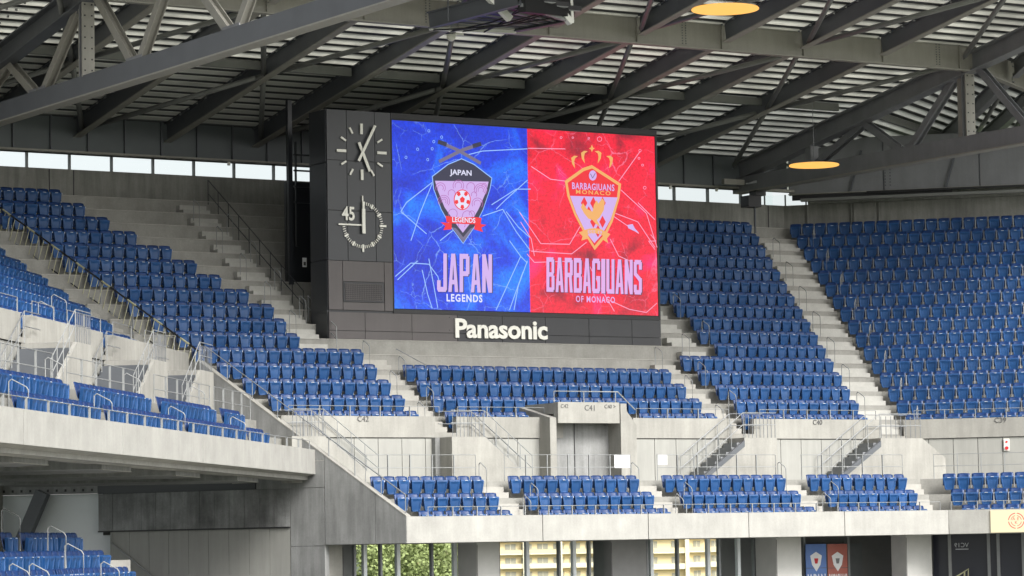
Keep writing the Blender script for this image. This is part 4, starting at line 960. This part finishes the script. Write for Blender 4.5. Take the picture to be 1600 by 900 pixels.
def seat_panm(tilt=0.0):
    lv = [(.17, .14, .0), (.23, .165, -.02), (.38, .188, -.03), (.53, .206, -.03), (.62, .216, -.03), (.665, .206, -.008)]
    cx = [-1, -.80, -.70, 0, .70, .80, 1]; of = [0, -.002, .020, .026, .020, -.002, 0]; V = []; F = []
    for li, (z, w_, yy) in enumerate(lv):
        inn = 1 if 0 < li < 4 else 0
        for x, o_ in zip(cx, of): V.append((x*w_, -.20+yy+o_*inn, z))
    nb = len(V)
    for li, (z, w_, yy) in enumerate(lv):
        for x in (-1, 1): V.append((x*w_, -.135, z))
    for k_ in range(5):
        for i in range(6): a = k_*7+i; F.append((a, a+1, a+8, a+7))
        F.append((nb+2*k_, nb+2*k_+2, nb+2*k_+3, nb+2*k_+1)); F.append((k_*7, k_*7+7, nb+2*k_+2, nb+2*k_)); F.append((k_*7+6, nb+2*k_+1, nb+2*k_+3, k_*7+13))
    F.append(tuple([nb]+[nb+1]+[6-i for i in range(7)])); F.append(tuple([35+i for i in range(7)]+[nb+11, nb+10]))
    c_, s_ = math.cos(tilt), math.sin(tilt)
    V = [(x, -.16+(y+.16)*c_-(z-.30)*s_, .30+(y+.16)*s_+(z-.30)*c_) for x, y, z in V]
    return V, F
def seat_bracket(px_):
    mb = MB(); mb.box(px_-.018, px_+.012, -.17, -.06, .60, .65)
    if px_ > .26: mb.box(px_-.022, px_+.010, -.17, -.10, .24, .60)
    else: mb.box(px_-.012, px_+.004, -.08, .0, .22, .60)
    return mb.v, mb.f
TV = [(0, 'a'), (.10, 'b'), (-.05, 'c'), (.05, 'd'), (.16, 'e')]
def mk(V, F, name, mat, smooth=False):
    mb = MB(); mb.add(V, F); me = mb.mesh(name); me.materials.append(M[mat])
    if smooth:
        for p in me.polygons: p.use_smooth = True
    return me
SBk = seat_back(); SPn = [seat_panm(t) for t, _ in TV]; SBr = {'n': seat_bracket(.252), 'w': seat_bracket(.277)}
me_back = mk(*SBk, 'backrest', 'seat', True); me_pan = [mk(*p, 'seat_pan', 'seat_pan') for p in SPn]; me_br = {k_: mk(*b2_, 'bracket', 'bracket') for k_, b2_ in SBr.items()}
me_glint = MB().box(-.055, .055, -.242, -.224, .632, .650).mesh('pan_glint'); me_glint.materials.append(M['bracket'])  # pale bar painting the highlight at the top of each pan
seats = []   # (frame,u,v,h,kind,label)
def row(fr, u0, u1, n, v_, h_, kind, where):
    p = (u1-u0)/n
    for i in range(n):
        seats.append((fr, u0+p*(i+.5), v_, h_, kind, where, i, n))
PT = .505
# corner lower balcony
cb_ = ['left block', 'second block', 'third block', 'right block']
data = [[(-4.63, -.85, 7), (.29, 5.82, 11), (6.92, 12.44, 11), (13.55, 17.65, 8)], [(-5.01, -.8, 8), (.32, 5.82, 11), (7.0, 12.47, 11), (13.68, 18.02, 9)], [(-5.37, -.81, 9), (.26, 5.84, 11), (6.92, 12.52, 11), (13.58, 18.35, 9)]]
rn = ['front', 'middle', 'back']
for i, r3 in enumerate(data):
    for b2_, (a, b_, n) in enumerate(r3): row(K, a, b_, n, .8+i, .3+RISE*i, 'n', 'the %s row, corner balcony %s' % (rn[i], cb_[b2_]))
for i, x in enumerate((1502, 1485, 1472)):
    a = RT.at(x, 795-27*i, .8+i)[0]; row(RT, a, a+.555*9, 9, .8+i, .3+RISE*i, 'w', 'the %s row, balcony under C39' % rn[i])
# corner upper
rights = [-1.8]*5+[-3.97]*3+[-4.5, -5.15, -5.7, -6.25, -7.25, -7.95, -8.5, -9.05]
for j in range(16):
    v_, h_ = 5.6+j, 3.98+RISE*j; lf = max(-9.72+.405*(6-j), uml(5.2+j)+.15); r_ = rights[j]; n = int((r_-lf)/PT)
    row(K, r_-n*PT, r_, n, v_, h_, 'n', 'row %d of block C42' % (j+1))
    if j < 4:
        if j == 0:
            row(K, -.65, -.65+PT*7, 7, v_, h_, 'n', 'row 1, left part of block C41'); row(K, 11.43-PT*7, 11.43, 7, v_, h_, 'n', 'row 1, right part of block C41')
        else: row(K, -.65, 11.43, 24, v_, h_, 'n', 'row %d of block C41' % (j+1))
    lf = 12.6 if j < 5 else 14.85; r_ = 18.7+.375*j; n = int((r_-lf)/PT)
    row(K, r_-n*PT, r_, n, v_, h_, 'n', 'row %d of block C40' % (j+1))
    lf = -2.15-.435*j; row(RT, lf, lf+.555*30, 30, v_, h_, 'w', 'row %d of block C39' % (j+1))
# left balcony
lb = ['first', 'second', 'third', 'fourth']
d0 = [(-33.85, -26.2, 15), (-25.3, -17.0, 16), (-16.1, -8.5, 15), (-7.6, -4.9, 5)]
d1 = [(-33.0, -25.65, 14), (-24.5, -16.8, 15), (-15.4, -8.2, 14), (-6.9, -4.0, 6)]
for i, dd in enumerate((d0, d1)):
    for b2_, (a, b_, n) in enumerate(dd): row(LF, a, b_, n, .8+i, .6+.67*i, 'n', 'the %s row, left balcony %s block' % (('front', 'back')[i], lb[b2_]))
for k in range(9):
    v_, h_ = 6.0+k, 4.02+RISE*k; e = -2.2+.78*k
    e0 = e; s0 = -27.0+1.9*k
    n = int((e-s0)/.52)
    row(LF, e-n*.52, e, n, v_, h_, 'n', 'row %d of the left stand' % (k+1))
# seats of the level below, under the left balcony
LV = [(3.0, [(0, 17), (24, 119)], 832), (2.0, [(0, 60), (54, 160)], 860), (1.0, [(0, 117), (78, 199)], 888), (0.0, [(0, 160), (125, 236)], 916)]
low = thing('lower_terrace', 'pale concrete terraces of the level below the left balcony', 'terrace', LF)
for q_, (v_, bl2, y_) in enumerate(LV):
    hT = LF.at(100, y_, v_)[1]; ue = LF.at(bl2[-1][1], y_, v_)[0]
    MB().box(-45, ue+3.4, v_-.7, v_+.3, hT-.81-.6, hT-.81).build('tread', 'conc_step', low)
    for bi, (xa, xb) in enumerate(bl2):
        ua, ub = LF.at(xa, y_, v_)[0], LF.at(xb, y_, v_)[0]
        if xa == 0: ua = ub-.52*int((ub-ua)/.52+2)
        n = max(1, int((ub-ua)/.52)); row(LF, ub-n*.52, ub, n, v_, hT-.81, 'n', 'row %d under the left balcony, %s' % (q_+1, 'left block' if bi == 0 else 'right block'))
MB().box(-45, 6, 3.3, 12, -6, -3.7).build('concourse_floor', 'floor', low)
for n_, (x, y, v_) in enumerate(((14, 805, 3.0), (86, 832, 2.0), (113, 860, 1.2), (27, 892, 1.0), (58, 892, .6), (169, 888, .5))):
    u_, h_ = LF.at(x, y, v_); arail(LF, u_, v_-.3, h_-.95, 'hoop handrail at bottom left under the balcony, '+ords[n_]+' of six')
vis = []
for s_ in seats:
    fr, u_, v_, h_, kd, wh_, i, n = s_; P = fr.w(u_, v_, h_+.5); x, y = proj(P)
    if -25 < x < 1625 and -10 < y < 925: vis.append(((P-CAMLOC).length, s_))
vis.sort(key=lambda q_: q_[0])
# how large a seat shows: distance, less for those seen edge-on or out of frame
ind = [q_[1] for q_ in vis[:300]]; rest = [q_[1] for q_ in vis[300:]]
NW = ['one', 'two']
for (fr, u_, v_, h_, kd, wh_, i, n) in ind:
    t = empty('stadium_seat', fr.w(u_, v_, h_), fr.ang)
    tag(t, 'blue tip-up seat, %s from left in %s' % (ordn(i), re.sub(r'row (\d+)', lambda q: 'the '+ords[int(q.group(1))-1]+' row', wh_)), 'seat', 'blue tip-up stadium seats')
    t.rotation_euler.z += random.gauss(0, .015); t.scale.x = 1.07 if kd == 'w' else 1.0
    link(bpy.data.objects.new('backrest', me_back), t); pn_ = link(bpy.data.objects.new('seat_pan', random.choice(me_pan)), t); link(bpy.data.objects.new('pan_glint', me_glint), pn_); link(bpy.data.objects.new('bracket', me_br[kd]), t)
_g = MB().box(-.055, .055, -.242, -.224, .632, .650); GLINT = (_g.v, _g.f)  # same painted glint for the joined rows
V = []; F = []; MI = []; SM = []
for (fr, u_, v_, h_, kd, wh_, i, n) in rest:
    o_ = fr.w(u_, v_, h_); jz = Matrix.Rotation(random.gauss(0, .015), 3, 'Z'); cu, su = jz @ fr.u*(1.07 if kd == 'w' else 1), jz @ fr.v
    for (vv, ff), mi in ((SBk, 0), (random.choice(SPn), 1), (SBr[kd], 2), (GLINT, 2)):
        nb = len(V); V += [tuple(o_+cu*x+su*y+Vector((0, 0, z))) for x, y, z in vv]; F += [tuple(a+nb for a in f) for f in ff]; MI += [mi]*len(ff); SM += [mi == 0]*len(ff)
me = bpy.data.meshes.new('seat_rows'); me.from_pydata(V, [], F)
bm = bmesh.new(); bm.from_mesh(me); bmesh.ops.recalc_face_normals(bm, faces=bm.faces); bm.to_mesh(me); bm.free()
for k_ in ('seat', 'seat_pan', 'bracket'): me.materials.append(M[k_])
me.polygons.foreach_set('material_index', MI); me.polygons.foreach_set('use_smooth', SM); me.update()
o = bpy.data.objects.new('seat_rows', me); link(o); tag(o, 'remaining rows of blue tip-up seats filling the upper banks', 'seats', 'blue tip-up stadium seats', 'stuff')

# ------------------------------------------------------------------ small things
def paper(x0, y0, x1, y1, v_, label):
    a, h1 = K.at(x0, y0, v_); b_, h0 = K.at(x1, y1, v_)
    t = thing('paper_notice', label, 'notice', K, a, v_, h0); MB().box(0, b_-a, 0, .012, 0, h1-h0).build('sheet', 'paper', t)
    MB().box(.04, b_-a-.04, -.003, -.001, .06, .09).build('print_line', 'bracket', t); MB().box(.04, b_-a-.1, -.003, -.001, .16, .18).build('print_line', 'bracket', t)
paper(960, 711, 984.5, 731, 3.3, 'larger white paper tied to the walkway railing')
paper(1028, 711, 1042.5, 726, 3.3, 'smaller white paper tied to the walkway railing')
u_, h_ = RT.at(1573, 694, 5.0); al = thing('alarm_panel', 'white hydrant alarm plate with two red discs on the wall below C39', 'alarm', RT, u_, 4.98, h_-.25)
MB().box(-.11, .11, 0, .04, 0, .47).build('plate', 'white', al); MB().plate(arc(0, .34, .045, .045, 0, 345, 14), -.02, -.001).build('button', 'red', al); MB().plate(arc(0, .10, .07, .07, 0, 345, 14), -.03, -.001).build('lamp', 'red', al)
bn = thing('cream_banner', 'cream banner with added glow and a red ring emblem on the balcony front', 'banner', RT, RT.at(1548, 815, 0)[0], -.06, .02)
MB().box(0, 5, 0, .05, .0, .84).build('panel', 'banner', bn)
ec = RT.at(1588, 814, 0)[0]-RT.at(1548, 815, 0)[0]; eh = .43
def ring(r0, r1, t0, t1, y, mat):
    P = arc(ec, eh, r1, r1, t0, t1, 10)+arc(ec, eh, r0, r0, t1, t0, 10); MB().plate(P[::-1], y-.004, y).build('emblem_arc', mat, bn)
for q_ in range(4): ring(.27, .30, q_*90+6, q_*90+84, -.002, 'red'); ring(.185, .205, q_*90+10, q_*90+80, -.002, 'red')
for body, dx, dz in (('A', -.09, .07), ('E', .07, .07), ('K', -.005, -.07)): text_obj('lettering', body, .16, 'red', bn, (ec+dx, -.006, eh+dz), ext=.002)

def glowdisc(x, y, wpx, v_, label):  # orange lamp reflections built as added glowing discs; shade and cord invented
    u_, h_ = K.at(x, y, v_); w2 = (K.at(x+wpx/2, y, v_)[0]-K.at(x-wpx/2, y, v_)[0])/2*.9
    t = thing('reflection_disc', label, 'lamp', K, u_, v_, h_)
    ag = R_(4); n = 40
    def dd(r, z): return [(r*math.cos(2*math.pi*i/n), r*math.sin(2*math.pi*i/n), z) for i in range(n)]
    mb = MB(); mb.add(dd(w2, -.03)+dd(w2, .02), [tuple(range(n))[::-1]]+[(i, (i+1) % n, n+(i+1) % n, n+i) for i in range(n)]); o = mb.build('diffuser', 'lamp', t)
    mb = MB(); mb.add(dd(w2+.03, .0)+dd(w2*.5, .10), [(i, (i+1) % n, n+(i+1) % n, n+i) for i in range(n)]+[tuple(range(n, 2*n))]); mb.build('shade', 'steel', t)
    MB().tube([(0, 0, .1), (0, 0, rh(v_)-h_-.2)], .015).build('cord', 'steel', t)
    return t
glowdisc(1133, 14, 95, -3.6, 'large orange glowing disc standing in for a lamp reflection near the top edge'); glowdisc(1272, 258, 69, 12, 'smaller orange glowing disc standing in for a lamp reflection below the right truss')

# camera dome and lighting gantry near the top
u_, h_ = K.at(705, 58, 4.6); cmr = thing('security_camera', 'pale dome camera under the main girder', 'camera', K, u_, 4.6, h_)
mb = MB(); n = 12
rg_ = [(.16, .10), (.17, 0), (.13, -.10), (.06, -.15)]; vs = [(r*math.cos(2*math.pi*i/n), r*math.sin(2*math.pi*i/n), z) for r, z in rg_ for i in range(n)]
mb.add(vs, [(k_*n+i, k_*n+(i+1) % n, (k_+1)*n+(i+1) % n, (k_+1)*n+i) for k_ in range(3) for i in range(n)]+[tuple(range(n)), tuple(range(3*n, 4*n))]); mb.build('dome', 'white', cmr, True)
MB().tube([(0, 0, .1), (0, 0, .5)], .04).build('stem', 'steel', cmr); MB().box(.12, .5, -.05, .05, .08, .16).build('arm', 'white', cmr)
gv = 2.0
def G(x, y, v_=gv): u_, h_ = K.at(x, y, v_); return Vector((u_, v_, h_))
o0 = G(672, 45); gy = thing('lighting_gantry', 'hanging steel lighting gantry with pale struts at the top centre', 'gantry', K, *o0)
g_ = lambda x, y, v_=gv: G(x, y, v_)-o0
P00, P10 = g_(672, 45, 2.6), g_(815, 8, -1.2); Q00, Q10 = g_(805, 50, 3.2), g_(893, 34, .8)
MB().ibeam(P00, P10, .25, .6, .04).build('edge_channel', 'steel_dark', gy); MB().ibeam(Q00+Vector((0, 0, 0)), Q10, .25, .55, .04).build('edge_channel', 'steel_dark', gy)
MB().bar(P00, Q00, .12, .12).build('frame_bar', 'deck', gy); MB().bar(P10+Vector((0, 0, .0)), Q10, .12, .12).build('frame_bar', 'galv', gy)
MB().bar(g_(762, -6, 0), g_(797, 30, 0), .22, .22).build('strut', 'deck', gy); MB().bar(g_(858, -4, .5), g_(892, 36, .5), .25, .2).build('strut', 'deck', gy)
MB().bar(g_(892, -4, .5), g_(894, 36, .5), .1, .1).build('hanger', 'deck', gy); MB().bar(g_(876, -4, .5), g_(893, 12, .5), .05, .05).build('strut', 'deck', gy)
hz = Vector((0, 0, .30)); dk = MB()
dk.add([P00+hz, Q00+hz, Q10+hz, P10+hz, P00+hz*1.4, Q00+hz*1.4, Q10+hz*1.4, P10+hz*1.4], [(0, 3, 2, 1), (4, 5, 6, 7), (0, 1, 5, 4), (1, 2, 6, 5), (2, 3, 7, 6), (3, 0, 4, 7)]); dk.build('equipment_deck', 'cab_dark', gy)
for q_ in range(7):
    for r2_ in range(3):
        c_ = P10.lerp(Q10, .10+.13*q_).lerp(P00.lerp(Q00, .10+.13*q_), .08+.16*r2_); MB().bar(c_+Vector((-.22, 0, .24)), c_+Vector((.22, .1, .24)), .10, .05).build('grille_bar', 'bracket', gy)
MB().bar(P10+Vector((0, 0, .1)), P10.lerp(Q10, .98)+Vector((0, 0, .5)), .3, .7).build('winch_housing', 'black', gy)
for i in range(9):
    t_ = (i+.5)/9; a = P00.lerp(P10, t_); b_ = Q00.lerp(Q10, t_); MB().bar(a+Vector((0, 0, .12)), b_+Vector((0, 0, .12)), .07, .05).build('grating_bar', 'steel_dark' if i % 2 else 'galv', gy)
for i in range(3):
    for q_ in range(4):
        c_ = P10.lerp(Q10, .12+.25*q_)+Vector((-.5*i+.3, .45*i, .35+.05*i)); MB().box(c_.x-.32, c_.x+.32, c_.y-.14, c_.y+.14, c_.z, c_.z+.16).build('floodlight', 'black', gy)
        MB().box(c_.x-.28, c_.x+.28, c_.y-.12, c_.y+.12, c_.z-.03, c_.z-.001).build('floodlight_glass', 'galv', gy)
rnd = random.Random(3)
for i in range(5):
    a = P00.lerp(Q00, rnd.random())+Vector((0, 0, -.05)); b_ = P10.lerp(Q10, rnd.random())+Vector((0, 0, .1)); MB().tube([a, a.lerp(b_, .5)+Vector((0, 0, -.12)), b_], .03).build('cable', 'black', gy)
for x in (700, 745): MB().tube([g_(x, -5, 1.5), g_(x, 40-(x-672)*.26, 1.5)], .03).build('hanger', 'steel_dark', gy)

# ------------------------------------------------------------------ concourse glass wall below the corner balcony
GV = 3.4
gw = thing('glass_facade', 'concourse window wall with slim metal mullions under the corner balcony', 'window', K, 0, GV, -3.2)
def gx(x, v_=GV): return K.at(x, 870, v_)[0]
def mull(x, w_=.10, mat='galv'): MB().box(gx(x)-w_/2, gx(x)+w_/2, 0, .18, .1, 3.2).build('mullion', mat, gw)
for x0, x1 in ((555, 712), (780, 955), (1012, 1180)):
    xs = {555: [555, 571, 596, 623, 676, 712], 780: [780, 825, 875, 898, 922, 955], 1012: [1012, 1019, 1060, 1108, 1125, 1155, 1180]}[x0]
    for a, b_ in zip(xs[:-1], xs[1:]):
        MB().box(gx(a)+.05, gx(b_)-.05, .08, .092, .1, 3.15).build('pane', 'glass', gw)
    for i, x in enumerate(xs): mull(x, .13 if i % 2 else .08, 'mull_light' if i % 2 else 'galv_dark')
MB().box(gx(500), gx(1190), -.0, .2, 0, .1).build('sill', 'galv_dark', gw)
def pier(x0, x1, v_, mat, label, dep=.8):
    a, b_ = K.at(x0, 870, v_)[0], K.at(x1, 870, v_)[0]
    t = thing('concourse_pier', label, 'column', K, (a+b_)/2, v_, -3.4); MB().box(-(b_-a)/2, (b_-a)/2, 0, dep, 0, 3.38).build('shaft', mat, t)
    MB().box(-(b_-a)/2+.01, -(b_-a)/2+.03, -.006, -.001, 0, 3.3).build('edge_trim', 'joint', t)
pier(508, 535, 3.5, 'conc', 'pale concrete pier at the end of the grey sloping wall')
pier(745, 780, 2.0, 'conc_pier', 'square concrete pier left of the yellow building view', 1.3)
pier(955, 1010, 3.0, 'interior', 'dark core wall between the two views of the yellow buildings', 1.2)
pier(1213, 1252, 2.0, 'conc_pier', 'concrete pier just left of the team posters', 1.3)
pier(1416, 1456, 1.8, 'conc_pier', 'wide concrete pier under the joint of corner and right balconies', .9)
pier(535, 553, 4.2, 'interior', 'narrow dark doorway wall beside the tree view')
# dark rooms with glass right of the posters
rm = thing('concourse_room', 'dark glazed concourse room behind the team posters', 'room', K, gx(1250, 4.5), 4.5, -3.3)
rw = gx(1412, 4.5)-gx(1250, 4.5)
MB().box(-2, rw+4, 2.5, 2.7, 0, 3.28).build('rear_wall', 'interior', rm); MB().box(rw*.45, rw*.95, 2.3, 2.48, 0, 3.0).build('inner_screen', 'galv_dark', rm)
MB().box(0, rw, -.1, .0, 0, .08).build('sill', 'galv', rm)
for x in (1257, 1326): q_ = gx(x, 4.4)-gx(1250, 4.5); MB().box(q_-.05, q_+.05, -.12, .1, 0, 3.28).build('mullion', 'galv', rm)
MB().box(.3, 2.6, 1.8, 1.9, 2.75, 2.95).build('light_band', 'apt2', rm)
def poster(x0, x1, y0, mat, label, body):
    a, b_ = K.at(x0, 870, 4.2)[0], K.at(x1, 870, 4.2)[0]; h1 = K.at((x0+x1)/2, y0, 4.2)[1]
    t = thing('team_poster', label, 'poster', K, a, 4.2, -3.0); W2 = b_-a; H2 = h1+3.0
    MB().box(0, W2, 0, .02, 0, H2).build('sheet', mat, t)
    cx = W2/2; MB().plate([(cx-.28, H2-.45), (cx, H2-.30), (cx+.28, H2-.45), (cx+.20, H2-.8), (cx, H2-1.05), (cx-.20, H2-.8)], -.006, -.001).build('shield_print', 'paper', t)
    MB().plate([(cx-.1, H2-.55), (cx+.1, H2-.55), (cx+.06, H2-.75), (cx-.06, H2-.75)], -.010, -.007).build('ball_print', 'red' if body == 'JAPAN' else 'steel', t)
    MB().box(0, W2, -.004, -.002, H2-.93, H2-.91).build('fold_line', 'steel_dark', t)
    o = text_obj('lettering', body, .5, 'paper', t, (cx, -.008, H2-1.35), .62 if body == 'JAPAN' else .26, .01, .002)
M['p_blue'] = surf('poster_blue', (.10, .20, .50), .4); M['p_red'] = surf('poster_red', (.42, .13, .10), .4)
poster(1259, 1291, 850, 'p_blue', 'blue JAPAN poster behind the concourse glass', 'JAPAN'); poster(1293, 1324, 850, 'p_red', 'red BARBAGIUANS poster behind the concourse glass', 'BARBAGIUANS')
rd = thing('glass_facade', 'dark reflective glazing under the right balcony with small white lettering', 'window', RT, 0, 3.0, -3.3)
rxs = [RT.at(x, 870, 3.0)[0] for x in (1456, 1484, 1545, 1560, 1599)]+[8]
for a, b_ in zip(rxs[:-1], rxs[1:]): MB().box(a+.05, b_-.05, .1, .13, 0, 3.28).build('pane', 'glass_dark', rd); MB().box(b_-.06, b_+.06, .02, .2, 0, 3.28).build('mullion', 'galv' if b_ == rxs[1] else 'galv_dark', rd)
q_ = RT.at(1502, 852, 3.0); text_obj('lettering', 'VC19', .24, 'bracket', rd, (q_[0], .08, q_[1]+3.3), 1, 0, .003, flip=True)
q_ = RT.at(1504, 857, 3.0); MB().box(q_[0]-.28, q_[0]+.22, .085, .095, q_[1]+3.26, q_[1]+3.29).build('lettering_line', 'bracket', rd)
yh = thing('stair_handrail', 'bright yellow and black stair handrail low at the right', 'handrail', RT, RT.at(1497, 900, 2)[0], 2.0, -1.9)
A0 = RT.at(1497, 900, 2)[0]; 
def yy_(x, y): u_, h_ = RT.at(x, y, 2); return (u_-A0, 0, h_+1.9)
MB().tube([yy_(1490, 904), yy_(1513, 889), yy_(1513, 915)], .04).build('rail', 'yellow', yh); MB().tube([yy_(1492, 912), yy_(1511, 899)], .035).build('rail', 'black', yh); MB().tube([yy_(1507, 893), yy_(1507, 915)], .03).build('post', 'yellow', yh)
# floor slab of the concourse
MB().box(-8, 22, .6, 12, -4.2, -3.4).build('concourse_floor', 'floor', cs)
MB().box(-8, 16, .6, 12, -4.2, -3.41).build('concourse_floor', 'floor', rs)
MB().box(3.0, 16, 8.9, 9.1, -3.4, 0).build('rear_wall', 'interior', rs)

# lower tier of the bowl in front of and below the concourse, unseen; added to bounce light upward
for fr, par, fa, fb, hb, v_top in ((K, cs, lambda v: -5.2, umr, -3.7, .3), (RT, rs, lambda v: -TR*v, lambda v: 40, -3.7, .3), (LF, ls, lambda v: -62, lambda v: min(TL*v, -9), -4.1, -1.2)):
    for i in range(20):
        v1 = v_top-.9*i; v0 = v1-.9; h1 = hb-.5*i-.02
        if fr.o.z+h1 > .6: MB().prism(trap(fa(v0), fa(v1), fb(v0), fb(v1), v0, v1), h1-.7, h1).build('lower_tread', 'conc', par)
# ------------------------------------------------------------------ outside: apartment blocks and trees
def outside(x, y, Y): d = ray(x, y); return CAMLOC+d*(Y/d.y)
def block(x0, x1, Y, label, long_windows):
    a = outside(x0, 870, Y); b_ = outside(x1, 870, Y); Wd = b_.x-a.x
    t = thing('apartment_building', label, 'building', W0, a.x, Y, 0)
    MB().box(0, Wd, 0, 14, 0, 27).build('wall', 'apt', t)
    fl_ = 0
    for fl_ in range(9):
        z = fl_*3.0+.2
        MB().box(-.1, Wd+.1, -1.3, -.05, z, z+.28).build('balcony_slab', 'apt2', t)
        MB().box(-.1, Wd+.1, -1.32, -1.22, z+.28, z+1.05).build('balcony_front', 'apt2' if fl_ % 2 else 'apt', t)
        if fl_ < 8:
            n = max(2, int(Wd/3.4))
            for i in range(n):
                c_ = Wd*(i+.5)/n; fw = 1.15 if long_windows else .7
                f_ = MB().box(c_-fw, c_+fw, -.12, -.06, z+.95, z+2.3).build('window', 'apt_win', t)
                MB().box(c_-.04, c_+.04, -.16, -.13, z+.95, z+2.3).build('frame', 'apt2', f_)
    n = max(1, int(Wd/6.5))
    for i in range(n+1): MB().box(Wd*i/n-.2, Wd*i/n+.2, -1.5, -.05, 0, 27.2).build('party_wall', 'apt2', t)
block(760, 936, 700, 'long cream apartment block seen through the centre concourse windows', True)
block(937, 1072, 610, 'cream apartment block with stacked balconies seen behind the core wall', False)
block(1075, 1215, 650, 'cream apartment block with stepped balconies at the right of the window view', False)
block(650, 708, 760, 'distant small cream building half hidden by the trees', False)
rt = random.Random(11)
def tree(x, Y, H, Wd, label):
    p = outside(x, 870, Y); t = thing('tree', label, 'tree', W0, p.x, Y, 0, group='trees outside the concourse windows')
    MB().tube([(0, 0, 0), (.1, 0, H*.4), (0, .1, H*.7)], .22, 6).build('trunk', 'bark', t)
    V = []; F = []
    cl_ = [(rt.uniform(-.75, .75)*Wd/2, rt.uniform(-.5, .5)*Wd/2, H*(.45+.55*rt.random()), rt.uniform(.9, 1.7)) for _ in range(26)]
    for cx, cy, cz, cr2 in cl_:
        for _ in range(230):
            d = Vector((rt.gauss(0, 1), rt.gauss(0, 1), rt.gauss(0, .8))); d.normalize(); c_ = Vector((cx, cy, cz))+d*cr2*rt.uniform(.6, 1)
            a = Vector((rt.gauss(0, 1), rt.gauss(0, 1), rt.gauss(0, 1))).normalized()*.14; b2_ = d.cross(a).normalized()*.12
            nb = len(V); V += [tuple(c_-a), tuple(c_+b2_), tuple(c_+a), tuple(c_-b2_)]; F.append((nb, nb+1, nb+2, nb+3))
    me = bpy.data.meshes.new('crown'); me.from_pydata(V, [], F); me.materials.append(M['leaf']); link(bpy.data.objects.new('crown', me), t)
for n_, (x, Y, H, Wd) in enumerate(((572, 240, 16.5, 7), (600, 250, 17.5, 7), (628, 236, 15.8, 7), (655, 245, 14.9, 6), (684, 240, 14.2, 6), (702, 246, 16.6, 5))):
    tree(x, Y, H, Wd, 'leafy green tree seen through the left concourse windows, '+ords[n_]+' from the left')
